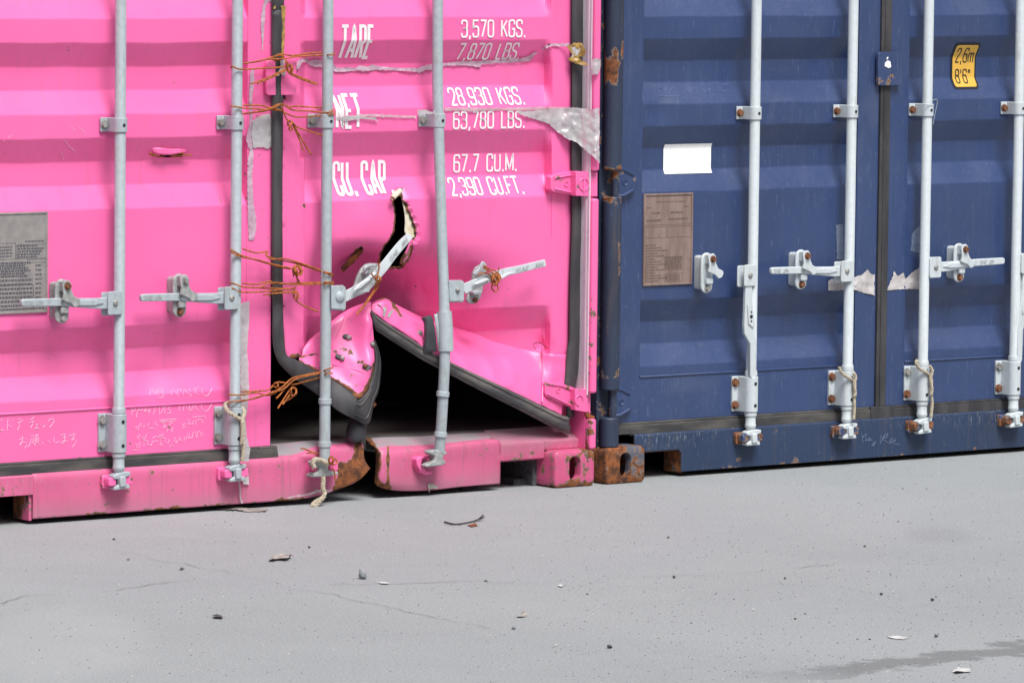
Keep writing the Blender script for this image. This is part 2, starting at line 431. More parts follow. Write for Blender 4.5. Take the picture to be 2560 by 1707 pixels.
def zprism(mb, poly, z0, z1):                       # outline in (x, y), raised along z
    a = sum(poly[i-1][0]*poly[i][1]-poly[i][0]*poly[i-1][1] for i in range(len(poly)))
    if a < 0: poly = poly[::-1]
    n = len(poly)
    return mb.add([(x, y, z0) for x, y in poly]+[(x, y, z1) for x, y in poly],
                  [tuple(range(n-1, -1, -1)), tuple(range(n, 2*n))]+[(i, (i+1) % n, (i+1) % n+n, i+n) for i in range(n)])
YR = -.050
def saddle(X, r, wing, y=YR):
    arc = [(X-r*math.cos(math.pi*k/12), y-r*math.sin(math.pi*k/12)) for k in range(13)]
    return [(X-wing, -.003), (X-wing, -.010), (X-r, -.010)]+arc+[(X+r, -.010), (X+wing, -.010), (X+wing, -.003)]
def dots(mb, X, zs, y, r=.0048):
    for z in zs: mb.tube([(X, y, z), (X, y-.0015, z)], r, 10)
ZC, ZB, ZH = 1.183, .2607, .654
def clamp(rod, X, bmat, z=ZC, y=YR, mat=None):
    mb = MB(); zprism(mb, saddle(X, .0215, .043, y), z-.021, z+.021)
    c = obj('rod_clamp', mb, mat or M['galv'], rod, bevel=.0015)
    obj('bolt', MB().hexbolt(X-.032, -.010, z), bmat, rod)
    d = MB(); dots(d, X, [z], y-.0215); obj('bolt_hole', d, M['black'], rod)
def guide(rod, X, bmats, z=ZB, mat=None):
    mb = MB(); zprism(mb, saddle(X, .0235, .045), z-.058, z+.058)
    mb.box(X-.045, X+.045, -.003, .001, z-.058, z+.058)
    obj('guide_bracket', mb, mat or M['galv'], rod, bevel=.004)
    for s, b in zip((1, -1), bmats): obj('bolt', MB().hexbolt(X-.035, -.010, z+s*.037, .0105), b, rod)
    d = MB(); dots(d, X, [z+.036, z-.036], YR-.0235, .0055); obj('bolt_hole', d, M['black'], rod)
ROD_PROFILE = [(ZT, .017), (.342, .017), (.337, .0195), (.333, .0205), (.3205, .0205), (.319, .0172), (.203, .0172), (.2015, .0205), (.190, .0205), (.1885, .0172),
               (.163, .0172), (.161, .0185), (.153, .0185), (.147, .015), (.142, .011), (.115, .011)]
def cam_end(rod, X, mat, tilt=0., y=YR):
    mb = MB(); z = .119
    P = [(-.030, .018), (-.012, .024), (.010, .026), (.033, .024), (.031, .012), (.013, .009), (.010, -.010), (.026, -.014), (.030, -.026), (-.028, -.026), (-.026, -.016), (-.010, -.012), (-.011, .006), (-.028, .008)]
    c, s = math.cos(tilt), math.sin(tilt)
    mb.prism([(X+a*c-b*s, z+a*s+b*c) for a, b in P], y-.019, y+.012)
    mb.prism([(X-.010, z-.018), (X+.012, z-.018), (X+.010, z+.014), (X-.010, z+.014)], y-.026, y-.017)
    return obj('cam_end', mb, mat, rod, bevel=.003)
def keeper(cont, X, mat, wear):
    mb = MB(); z = .117
    for s in (-1, 1):
        mb.prism(rrect(X+s*.030-.013, X+s*.030+.013, z-.013, z+.013, .006), -.064, -.018)
        mb.prism(rrect(X+s*.030-.018, X+s*.030+.018, z-.022, z+.018, .006), -.036, -.018)
    mb.box(X-.045, X+.045, -.024, -.018, z-.020, z+.016)
    return obj('cam_keeper', mb, mat, cont, bevel=.004, wear=wear)
GL = {}
def _gl():
    w = .44
    G = {'0': (w, [('c', [(0, 0), (w, 0), (w, 1), (0, 1)])]), '1': (.2, [('o', [(.0, .8), (.16, 1), (.16, 0)], 0)]),
      '2': (w, [('o', [(0, .72), (0, 1), (w, 1), (w, .60), (0, .0), (w, 0)], 3)]),
      '3': (w, [('o', [(0, .76), (0, 1), (w, 1), (w, .53), (.13, .53)]), ('o', [(.13, .53), (w, .53), (w, 0), (0, 0), (0, .24)])]),
      '5': (w, [('o', [(w, 1), (0.02, 1), (0, .54), (.03, .62), (w, .64), (w, 0), (0, 0), (0, .24)], (3, 4, 5, 6))]),
      '6': (w, [('o', [(w, .78), (w, 1), (0, 1), (0, 0), (w, 0), (w, .57), (0, .57)])]),
      '7': (w, [('o', [(0, 1), (w, 1), (.12, 0)], 0)]), '8': (w, [('c', [(0, 0), (w, 0), (w, .53), (0, .53)]), ('c', [(.02, .53), (w-.02, .53), (w-.02, 1), (.02, 1)])]),
      '9': (w, [('o', [(0, .22), (0, 0), (w, 0), (w, 1), (0, 1), (0, .43), (w, .43)])]),
      ',': (.12, [('o', [(.07, .08), (.0, -.16)], 0)]), '.': (.1, [('o', [(.05, -.06), (.05, .09)], 0)]), ' ': (.32, []),
      "'": (.08, [('o', [(.04, 1), (.03, .74)], 0)]), '"': (.24, [('o', [(.04, 1), (.03, .74)], 0), ('o', [(.2, 1), (.19, .74)], 0)]),
      'K': (w, [('o', [(0, 0), (0, 1)], 0), ('o', [(w, 1), (.03, .46)], 0), ('o', [(.15, .60), (w+.02, 0)], 0)]),
      'G': (w, [('o', [(w, .74), (w, 1), (0, 1), (0, 0), (w, 0), (w, .47), (.24, .47)], (1, 2, 3, 4))]),
      'S': (w, [('o', [(w, .76), (w, 1), (0, 1), (0, .56), (w, .46), (w, 0), (0, 0), (0, .24)])]),
      'L': (.36, [('o', [(0, 1), (0, 0), (.38, 0)], 0)]), 'B': (w, [('c', [(0, 0), (w, 0), (w, .53), (0, .53)], (1, 2)), ('c', [(0, .53), (w-.03, .53), (w-.03, 1), (0, 1)], (1, 2))]),
      'C': (w, [('o', [(w, .72), (w, 1), (0, 1), (0, 0), (w, 0), (w, .28)])]), 'U': (w, [('o', [(0, 1), (0, 0), (w, 0), (w, 1)])]),
      'M': (.6, [('o', [(0, 0), (0, 1), (.3, .1), (.6, 1), (.6, 0)], 0)]), 'F': (.36, [('o', [(0, 0), (0, 1), (.38, 1)], 0), ('o', [(0, .52), (.33, .52)], 0)]),
      'T': (.46, [('o', [(-.05, 1), (.51, 1)], 0), ('o', [(.23, 1), (.23, 0)], 0)]), 'A': (.54, [('o', [(0, 0), (.27, 1.02), (.54, 0)], 0), ('o', [(.09, .24), (.45, .24)], 0)]),
      'R': (w, [('o', [(0, 0), (0, 1), (w, 1), (w, .48), (0, .48)], (2, 3)), ('o', [(.2, .48), (w+.02, 0)], 0)]), 'E': (.36, [('o', [(.38, 1), (0, 1), (0, 0), (.38, 0)], 0), ('o', [(0, .52), (.33, .52)], 0)]),
      'N': (w, [('o', [(0, 0), (0, 1), (w, 0), (w, 1)], 0)]), 'P': (w, [('o', [(0, 0), (0, 1), (w, 1), (w, .44), (0, .44)], (2, 3))]),
      'J': (.36, [('o', [(.34, 1), (.34, 0), (0, 0), (0, .24)])]), 'I': (.1, [('o', [(.05, 1), (.05, 0)], 0)]),
      'Y': (w, [('o', [(0, 1), (.22, .45), (.22, 0)], 0), ('o', [(w, 1), (.22, .45)], 0)]),
      'm': (.62, [('o', [(0, 0), (0, .66)], 0), ('o', [(0, .62), (.3, .66), (.31, 0)], (1,)), ('o', [(.31, .6), (.62, .66), (.62, 0)], (1,))])}
    return G
GL = _gl()
def roundpoly(P, r, closed, which=None):
    out = []; n = len(P)
    for i, p in enumerate(P):
        if (not closed and i in (0, n-1)) or which == 0 or (isinstance(which, tuple) and i not in which) or (isinstance(which, int) and which and i > which):
            out.append(p); continue
        a, b = P[i-1], P[(i+1) % n]
        pa = (a[0]-p[0], a[1]-p[1]); pb = (b[0]-p[0], b[1]-p[1]); la, lb = math.hypot(*pa), math.hypot(*pb)
        rr = min(r, la*.48, lb*.48)
        A = (p[0]+pa[0]/la*rr, p[1]+pa[1]/la*rr); B = (p[0]+pb[0]/lb*rr, p[1]+pb[1]/lb*rr)
        for k in range(5):
            t = k/4; out.append(((1-t)**2*A[0]+2*t*(1-t)*p[0]+t*t*B[0], (1-t)**2*A[1]+2*t*(1-t)*p[1]+t*t*B[1]))
    return out
def strokes(mb, P, hw, put_, step, closed=False):    # ribbon along a polyline; put_(u, v) -> point
    Q = []; n = len(P); segs = n if closed else n-1
    for i in range(segs):
        a, b = P[i], P[(i+1) % n]; L = math.hypot(b[0]-a[0], b[1]-a[1]); k = max(1, int(L/step))
        for j in range(k): Q.append((a[0]+(b[0]-a[0])*j/k, a[1]+(b[1]-a[1])*j/k))
    Q.append(P[0] if closed else P[-1])
    rows = [[], []]
    for i, q in enumerate(Q):
        p0 = Q[i-1] if i else (Q[-2] if closed else q); p1 = Q[i+1] if i < len(Q)-1 else (Q[1] if closed else q)
        d0 = (q[0]-p0[0], q[1]-p0[1]); d1 = (p1[0]-q[0], p1[1]-q[1])
        l0, l1 = math.hypot(*d0), math.hypot(*d1)
        u0 = (d0[0]/l0, d0[1]/l0) if l0 > 1e-9 else (d1[0]/l1, d1[1]/l1); u1 = (d1[0]/l1, d1[1]/l1) if l1 > 1e-9 else u0
        nx, ny = -(u0[1]+u1[1]), u0[0]+u1[0]; ln = math.hypot(nx, ny) or 1
        nx, ny = nx/ln, ny/ln; k = 1/max(.72, (nx*-u1[1]+ny*u1[0]))
        rows[0].append(put_(q[0]-nx*hw*k, q[1]-ny*hw*k)); rows[1].append(put_(q[0]+nx*hw*k, q[1]+ny*hw*k))
    mb.grid(rows)
def text_mesh(txt, put_, hw=.07, gap=.17, step=.1, ax=1.):
    mb = MB(); x = 0.
    for ch in txt:
        w, S = GL[ch]
        for s in S:
            P = [((x+a)*ax, b) for a, b in s[1]]; wh = s[2] if len(s) > 2 else None
            P = roundpoly(P, .17, s[0] == 'c', wh)
            strokes(mb, P, hw, put_, step, s[0] == 'c')
        x += w+gap
    return mb
def text_width(txt, gap=.17): return sum(GL[c][0]+gap for c in txt)-gap

def handle_hub(rod, X, side, mat, z=ZH, big=False):
    mb = MB(); s = side
    for y0, y1, dx, dz in ((-.074, -.069, 0, 0), (-.047, -.042, -.006*1, -.004)):
        a, b = sorted((X+s*.055+dx, X+s*.004+dx)); mb.prism(rrect(a, b, z-.035+dz, z+.035+dz, .007), y0, y1)
    a, b = sorted((X+s*.020, X+s*.004)); mb.box(a, b, -.069, -.047, z-.030, z+.034)
    o = obj('handle_hub', mb, mat, rod, bevel=.0012)
    p = MB(); p.tube([(X+s*.030, -.073, z), (X+s*.030, -.077, z), (X+s*.030, -.080, z)], [.0095, .009, .005] if not big else [.019, .017, .008], 14)
    obj('pivot_pin', p, M['bolt_grey'] if not big else mat, rod)
def emboss(parent, mat, X, side, z, y, rot=None):
    L = .115; h = .0125; w = text_width('SAE JIN'); x0 = X+side*.345 if side < 0 else X+.235
    def put_(u, v): return Vector((x0+.004+u*(L-.055)/w, y-.0012, z+.004+v*h))
    mb = text_mesh('SAE JIN', put_, .05, .17, .3)
    obj('raised_lettering', mb, M['cast'], parent, flat=True)
def handle_closed(rod, X, side, mat, z=ZH):
    s = side
    P = [(.02, .016), (.05, .018), (.08, .016), (.20, .019), (.22, .021), (.345, .022), (.352, .018), (.352, .004), (.345, .0), (.22, -.003), (.08, -.017), (.02, -.018)]
    mb = MB(); mb.prism([(X+s*a, z+b) for a, b in P], -.067, -.053)
    mb.prism([(X+s*a, z+b) for a, b in [(.215, .004), (.205, .013), (.10, .013), (.065, .001), (.10, -.006), (.20, -.003)]], -.0715, -.066)
    h = obj('handle', mb, mat, rod, bevel=.0025)
    emboss(h, mat, X, side, z, -.067)
def handle_down(rod, X, side, mat, z=ZH):
    s = side; y = -.062
    P = [(.018, -.02), (.044, -.02), (.046, -.10), (.048, -.16), (.047, -.19), (.022, -.225), (.020, -.33), (.014, -.342), (.000, -.342), (-.004, -.33), (-.003, -.225), (.004, -.19), (.004, -.15), (.016, -.09)]
    mb = MB(); mb.prism([(X+s*a, z+b) for a, b in P], y-.008, y+.006)
    mb.prism([(X+s*a, z+b) for a, b in [(.040, -.09), (.028, -.10), (.012, -.15), (.012, -.175), (.034, -.16)]], y-.013, y-.006)
    h = obj('handle', mb, mat, rod, bevel=.0025)
    d = MB(); dots(d, X+s*.024, [z-.135], y-.013, .006); dots(d, X+s*.024, [z-.120, z-.150], y-.013, .003); obj('bolt_hole', d, M['black'], h)
def catch(cont, X, z, side, mat, bmats, dz=0, open_=False):
    s = -side; mb = MB()
    cap = [(X+.024*math.cos(math.radians(a)), z+(.042 if a < 180 else -.042)+.024*math.sin(math.radians(a))) for a in range(0, 360, 15)]
    mb.prism(cap, -.052, -.042)
    mb.prism(rrect(X-.014, X+.018, z-.055, z+.055, .01), -.042, .001)
    mb.prism(rrect(X-.012, X+.015, z-.036, z-.016, .005), -.066, -.052)
    c = obj('handle_catch', mb, mat, cont, bevel=.003)
    R = [(-.017, .050), (-.010, .063), (.004, .065), (.014, .055), (.014, .034), (.024, .016), (.044, .007), (.047, -.002), (.040, -.014), (.026, -.018), (.014, -.006), (-.018, .006), (-.012, .024)]
    r = MB(); r.prism([(X+s*a, z+b) for a, b in R], -.080, -.0725); r.prism([(X+s*a, z+b) for a, b in [(-.012, .03), (-.012, .060), (.010, .060), (.010, .03)]], -.0725, -.052)
    obj('retainer', r, mat, c, bevel=.002)
    obj('bolt', MB().hexbolt(X, -.080, z+.047, .0085), bmats[0], c); obj('bolt', MB().hexbolt(X, -.052, z-.050, .0085), bmats[1], c)
def hinge_blue(cont, mat, z, xe, s=1):
    mb = MB()
    mb.prism([(xe-s*.10, z-.052), (xe-s*.055, z-.050), (xe-s*.012, z-.030), (xe, z-.016), (xe, z+.022), (xe-s*.012, z+.034), (xe-s*.055, z+.048), (xe-s*.10, z+.052)], -.022, -.002)
    for q in (1, -1): mb.tube([(xe-s*.10, -.022, z+q*.045), (xe-s*.055, -.022, z+q*.042), (xe-s*.014, -.022, z+q*.024)], .006, 8)
    h = obj('hinge', mb, mat, cont, bevel=.006, wear=lambda x, y, zz: .22 if y < -.02 else .1)
    c = MB(); c.tube([(xe-s*.05+.009*math.cos(a*.524), -.023, z+.009*math.sin(a*.524)) for a in range(13)], .0016, 6); obj('cast_ring', c, mat, h)
    return h
def pxprism(mb, pts, y0, y1):
    A = [ray(px, py, y0) for px, py in pts]
    a = sum(pts[i-1][0]*pts[i][1]-pts[i][0]*pts[i-1][1] for i in range(len(pts)))
    if a > 0: A = A[::-1]
    n = len(A)
    return mb.add(A+[p+Vector((0, y1-y0, 0)) for p in A], [tuple(range(n)), tuple(range(2*n-1, n-1, -1))]+[(i, i+n, (i+1) % n+n, (i+1) % n) for i in range(n)])
def Zp(px, py, y): return ray(px, py, y).z
def Xp(px, py, y): return ray(px, py, y).x
def plate(door, mat, ink, x0, x1, z0, z1, rows, seed):
    p = MB(); p.box(x0, x1, -.004, .001, z0, z1)
    e = .006
    for a in ((x0, x1, z1-e, z1), (x0, x1, z0, z0+e), (x0, x0+e, z0+e, z1-e), (x1-e, x1, z0+e, z1-e)): p.box(a[0], a[1], -.0065, -.004, a[2], a[3])
    pl = obj('data_plate', p, mat, door, bevel=.001)
    k = MB(); r = random.Random(seed)
    def bar(xa, xb, z, h): k.box(xa, xb, -.0046, -.0038, z-h*.32, z+h*.32)
    def frame(xa, xb, za, zb, t=.0012):
        bar(xa, xb, za, t); bar(xa, xb, zb, t)
        for x in (xa, xb): k.box(x-t/2, x+t/2, -.0046, -.0038, za, zb)
    W, H = x1-x0, z1-z0
    for it in rows:
        if it[0] == 'f': frame(x0+it[1]*W, x0+it[2]*W, z0+it[3]*H, z0+it[4]*H)
        else:                                        # a row of tiny unreadable print
            _, a, b, z, h = it; x = x0+a*W
            while x < x0+b*W:
                w = r.uniform(.004, .012); bar(x, min(x+w, x0+b*W), z0+z*H, h); x += w+.0025
    obj('plate_print', k, ink, pl, flat=True)
def cover_plate(cont, mat, x0, x1, z0, z1, wear):
    mb = MB(); mb.prism(rrect(x0, x1, z0, z1, .012), -.024, -.013)
    xm = x0+(x1-x0)*.56; mb.box(xm-.0015, xm+.0015, -.0255, -.024, z0+.004, z1-.004)
    return obj('cover_plate', mb, mat, cont, bevel=.003, wear=wear)
def body(cont, x0, x1, paintm):
    w = MB(); w.box(x0, x0+.035, .06, 12.1, .03, 2.59); obj('side_wall', w, paintm, cont)
    w = MB(); w.box(x1-.035, x1, .06, 12.1, .03, 2.59); obj('side_wall', w, paintm, cont)
    w = MB(); w.box(x0+.035, x1-.035, .06, 12.06, 2.5, 2.59); obj('roof', w, paintm, cont)
    w = MB(); w.box(x0+.035, x1-.035, 12.06, 12.1, .0, 2.59); obj('end_wall', w, paintm, cont)
    w = MB(); w.box(x0+.17, x1-.17, -.02, .06, 2.44, 2.59); obj('header', w, paintm, cont)
    f = MB(); f.box(x0+.036, x1-.036, .05, 12.05, .15, .186); obj('floor', f, M['plywood'], cont)
    l = MB()
    for a, b in ((x0+.036, x0+.05), (x1-.05, x1-.036)): l.box(a, b, .07, 12.05, .187, 2.49)
    l.box(x0+.051, x1-.051, 12.03, 12.05, .187, 2.49); l.box(x0+.051, x1-.051, .07, 12.03, 2.47, 2.49)
    obj('inner_lining', l, M['inner'], cont)
def conform(mb, x0, x1, z0, z1, surf, off, rr=0, skew=0):
    nz = max(4, int((z1-z0)/.005)); rows = []
    for i in range(nz+1):
        z = z0+(z1-z0)*i/nz; ins = 0
        if rr: 
            d = min(z-z0, z1-z)
            if d < rr: ins = rr-math.sqrt(max(0, rr*rr-(rr-d)**2))
        rows.append([Vector((x, surf(x, z)-off, z)) for x in [x0+ins+(x1-x0-2*ins)*j/6 for j in range(7)]])
    return mb.grid(rows)
def scratch(mb, surf, lines, r=.0012):
    for L in lines: mb.tube([px2surf(p[0], p[1], surf, .0004) for p in L], r, 5)
def sill_front(mb, x0, x1, notches, ztop=.144, zb=.017):
    P = [(x0, ztop), (x1, ztop)]
    x_r = [(a, b) for a, b in notches]
    P2 = []
    if x_r and abs(x_r[-1][1]-x1) < 1e-6: P2 += [(x1, .09), (x_r[-1][0]+.012, .09), (x_r[-1][0], .078), (x_r[-1][0], zb)]
    else: P2 += [(x1, zb)]
    if x_r and abs(x_r[0][0]-x0) < 1e-6: P2 += [(x_r[0][1], zb), (x_r[0][1], .078), (x_r[0][1]-.012, .09), (x0, .09)]
    else: P2 += [(x0, zb)]
    return mb.prism(P+P2, -.02, -.012)

# ------------------------------------------------------------------ blue container
M['paper_grey'] = simple('worn_paper', lin('c9c4c3'), lin('a8a2a2'), 16, .7, 0, .3)
M['chalk_dim'] = simple('faint_scratch', lin('6d7b96'), lin('5b6a86'), 120, .8, 0, 0)
BX0, BX1, BC = .008, 2.446, 1.219
blue = thing('shipping_container', (BC, 0, 0), 'blue shipping container with closed doors and a yellow height label', 'shipping container')
sB = make_surf(3.3, ((.27, 1.20, .05, .012), (.75, 1.06, .16, -.006), (1.0, 1.40, .10, .006)))
sB2 = make_surf(8.1, ((1.9, 1.12, .12, -.006),))
BL = M['blue']
dl = corrugated_door(blue, BL, .085, 1.213, .200, 1.120, sB)
dr = corrugated_door(blue, BL, 1.262, 2.37, 1.345, 2.25, sB2)
body(blue, BX0, BX1, BL)
k = MB()
k.box(.16, 1.19, -.012, .03, .148, .179); k.box(.10, 1.19, -.006, .03, .179, .187); k.box(.10, .16, -.012, .03, .150, .179); k.box(.16, 1.19, -.009, .03, .144, .148)
obj('gasket', k, M['rubber_dusty'], dl, bevel=.002)
k = MB(); k.box(1.292, 2.36, -.012, .03, .148, .179); k.box(1.292, 2.36, -.006, .03, .179, .187)
k.box(1.214, 1.258, -.010, .03, .187, ZT); k.box(1.228, 1.234, -.013, -.010, .187, ZT); k.prism([(1.19, .146), (1.292, .146), (1.292, .187), (1.19, .187)], -.014, .03)
obj('gasket', k, M['rubber'], dr, bevel=.002)
wl = lambda a, lo=0.: (lambda x, y, z: a if z < .022 or z > .13 else lo)
s = MB(); sill_front(s, .170, 2.284, [(.170, .366), (2.088, 2.284)])
s.add([(.17, -.02, .144), (2.284, -.02, .144), (2.284, .05, .186), (.17, .05, .186)], [(0, 1, 2, 3)])
for a in (.368, 2.078): s.box(a, a+.010, -.012, .075, .012, .086)
s.box(.17, .366, -.012, .3, .0865, .095)
n = MB()                                           # a denser front so that wear can follow the lower edge
obj('sill', s, M['blue_sill'], blue, wear=lambda x, y, z: (.06+.24*max(0,1-(z-.017)/.025)+.05*max(0,(z-.1)/.04)) if y < -.0125 else .72, bevel=.002)
ru = lambda x, y, z: .70+.2*math.sin(x*60+z*31)*math.sin(z*50+1)+(-.25 if .10 < x < .17 and z > .03 else 0)
BG = M['blue_grimy']; casting(blue, BG, .008, .170, ru, lambda x, y, z: .3); casting(blue, BG, 2.284, 2.446, ru)
# corner post with its rounded hinge bar
k = MB(); k.box(.012, .078, -.018, .06, .118, 2.59); obj('corner_post', k, BG, blue, wear=lambda x, y, z: .3)
k = MB(); k.box(2.372, 2.442, -.05, .06, .118, 2.59); obj('corner_post', k, BL, blue)
bx, by = .044, -.044
def barwear(x, y, z):
    w = .15+.1*noise.noise((x*20, y*20, z*3))
    for zc in (1.005, .918, .36, .275): w += .26*math.exp(-((z-zc)/.02)**2)
    w += .9*math.exp(-(((x-.022)/.018)**2+((z-1.335)/.06)**2))+.8*math.exp(-(((x-.06)/.012)**2+((z-1.40)/.03)**2))
    w += .35*math.exp(-(((x-.055)/.01)**2+((z-.70)/.10)**2))
    return w
zt = [Zp(1526, 425, by), Zp(1526, 492, by), Zp(1526, 974, by), Zp(1526, 1043, by)]
def barseg(z0, z1, r=.031):
    m = MB(); n = max(4, int((z1-z0)/.02))
    m.vert(bx, by, [(z0, r*.9)]+[(z0+.004+(z1-z0-.008)*i/n, r) for i in range(n+1)]+[(z1, r*.9)], 24); return m
for a, b in ((zt[0], ZT), (zt[2], zt[1]), (.118, zt[3])): obj('hinge_bar', barseg(a, b), BG, blue, wear=barwear)
for a, b in ((zt[1], zt[0]), (zt[3], zt[2])):
    m = MB(); m.vert(bx+.012, by-.002, [(a-.002, .0125), (a+.03, .0125), (b-.03, .0125), (b+.002, .0125)], 16); obj('hinge_pin', m, BG, blue, wear=lambda x, y, z: .40)
hinge_blue(blue, BL, (zt[0]+zt[1])/2, .163); hinge_blue(blue, BL, (zt[2]+zt[3])/2, .160)
hinge_blue(blue, BL, (zt[0]+zt[1])/2, 2.29, -1)
cover_plate(blue, BL, 1.188, 1.294, 1.266, 1.378, lambda x, y, z: .30 if x < 1.195 or z < 1.27 else .05)
k = MB(); pts = [(2213, 158), (2219, 152), (2226, 154), (2228, 168), (2222, 171), (2212, 166)]; pxprism(k, pts, -.0262, -.0245); pxprism(k, [(2218, 143), (2221, 143), (2220, 149), (2217, 149)], -.0262, -.0245)
obj('paint_scuff', k, M['white'], blue, flat=True)
GP = M['galv_pale']
def straight_rod(cont, X, mat, keepmat, kw, bolts, gb=None, tilt=0.):
    r = obj('lock_rod', MB().vert(X, YR, ROD_PROFILE), mat, cont)
    clamp(r, X, bolts[0], mat=mat); guide(r, X, bolts[1:3], mat=mat); cam_end(r, X, mat if mat is GP else M['galv'], tilt); keeper(cont, X, keepmat, kw)
    return r
RB, GB = M['bolt'], M['bolt_grey']
kwb = lambda x, y, z: .50
r1 = straight_rod(blue, BC-.587, GP, BL, kwb, (RB, RB, RB)); r2 = straight_rod(blue, BC-.168, GP, BL, kwb, (RB, RB, RB))
r3 = straight_rod(blue, BC+.168, GP, BL, kwb, (RB, GB, RB), tilt=.06); r4 = straight_rod(blue, BC+.587, GP, BL, kwb, (RB, GB, RB), tilt=.05)
handle_hub(r1, BC-.587, -1, GP); handle_down(r1, BC-.587, -1, GP)
handle_hub(r2, BC-.168, -1, GP); handle_closed(r2, BC-.168, -1, GP)
handle_hub(r3, BC+.168, 1, GP); handle_closed(r3, BC+.168, 1, GP)
handle_hub(r4, BC+.587, 1, GP); handle_down(r4, BC+.587, 1, GP)
cx = Xp(1768, 700, -.052); catch(blue, cx, ZH+.012, -1, GP, (RB, GB)); cx = Xp(2004, 675, -.052); catch(blue, cx, ZH+.010, -1, GP, (RB, RB)); cx = Xp(2399, 660, -.052); catch(blue, cx, ZH+.010, -1, GP, (RB, RB))
# plates, sticker, label
pr = [('f', .03, .97, .66, .97), ('f', .03, .46, .52, .64), ('f', .49, .97, .52, .64), ('f', .43, .80, .16, .31), ('f', .43, .80, .03, .13)]
pr += [('t', .25, .85, .91, .004), ('t', .06, .14, .85, .004), ('t', .82, .92, .85, .005), ('t', .16, .34, .79, .009), ('t', .55, .8, .79, .009), ('t', .06, .36, .71, .010), ('t', .50, .9, .72, .008)]
pr += [('t', .05, .15+.3*((i*7) % 5)/5+.1, .44-.03*i, .006) for i in range(14)]+[('t', .45, .78, .30-.02*i, .007) for i in range(7)]+[('t', .45, .75, .11-.02*i, .006) for i in range(4)]
plate(dl, M['plate_brown'], M['ink_brown'], .2075, .4125, .628, .926, pr, 5)
def sx(px, py, sf): q = px2surf(px, py, sf); return q.x, q.z
a, za = sx(1658, 395, sB); b, zb = sx(1777, 395, sB); _, zt_ = sx(1717, 360, sB); _, zb_ = sx(1717, 434, sB)
k = MB(); conform(k, a, b, zb_, zt_, sB, .0022); obj('paper_sticker', k, M['white'], dl)
a, _ = sx(2376, 170, sB2); b, _ = sx(2439, 170, sB2); _, zt_ = sx(2415, 108, sB2); _, zb_ = sx(2415, 223, sB2)
k = MB(); conform(k, a, b, zb_, zt_, sB2, .0020, .010); lab = obj('height_label', k, M['black'], dr, label='yellow height label with black border')
k = MB(); e = .0075; conform(k, a+e, b-e, zb_+e, zt_-e, sB2, .0032, .006); obj('label_field', k, M['yellow'], lab)
for txt, v0, v1, u0, u1 in (('2,6m', .58, .88, .17, .86), ("8'6\"", .13, .42, .18, .76)):
    w_ = text_width(txt, .22); X0, X1 = a+(b-a)*u0, a+(b-a)*u1; Z0, Z1 = zb_+(zt_-zb_)*v0, zb_+(zt_-zb_)*v1
    ax = (X1-X0)/((Z1-Z0)*w_)
    f = lambda u, v: (lambda x, z: Vector((x, sB2(x, z)-.0042, z)))(X0+u*(Z1-Z0), Z0+v*(Z1-Z0))
    obj('lettering', text_mesh(txt, f, .046, .22, .1, ax), M['black'], lab, label='black numerals reading '+txt, flat=True)
# scratched writing and the torn paper round the middle
z7 = zm(1780, 560, 2.5295); z4 = zm(1500, 0, 2.613)
k = MB(); sl = lambda x, z: -.0205
scratch(k, sl, [z7((945, 1320), (955, 1385)), z7((950, 1350), (975, 1325), (968, 1372), (1000, 1350), (985, 1372), (1010, 1362)), z7((1070, 1330), (1062, 1390), (1090, 1335), (1112, 1325), (1105, 1345), (1075, 1360), (1120, 1388)), z7((1120, 1380), (1140, 1350), (1125, 1390), (1160, 1362), (1148, 1388), (1185, 1394)), z7((1010, 1400), (1035, 1375), (1020, 1405))], .0013)
obj('scratched_writing', k, M['chalk_dim'], blue, flat=True)
k = MB()
scratch(k, sB, [z4((375, 565), (400, 550), (385, 575), (408, 590), (380, 605)), z4((420, 560), (415, 605), (440, 570), (428, 590)), z4((450, 605), (480, 560), (492, 615)), z4((362, 632), (515, 625)), z4((545, 575), (570, 560), (560, 600), (590, 575), (585, 605), (610, 570), (640, 600)), z4((660, 560), (690, 552)), z4((665, 590), (690, 575), (680, 600), (720, 580), (715, 600)), z4((765, 580), (800, 570), (770, 600), (805, 595), (850, 600)), z4((790, 555), (845, 550))], .0010)
for i in range(5): scratch(k, sB, [z4((165+i % 2*4, 50+62*i), (160, 75+62*i), (170, 92+62*i), (190, 100+62*i))], .0009)
obj('scratched_writing', k, M['chalk_blue'], dl, flat=True)
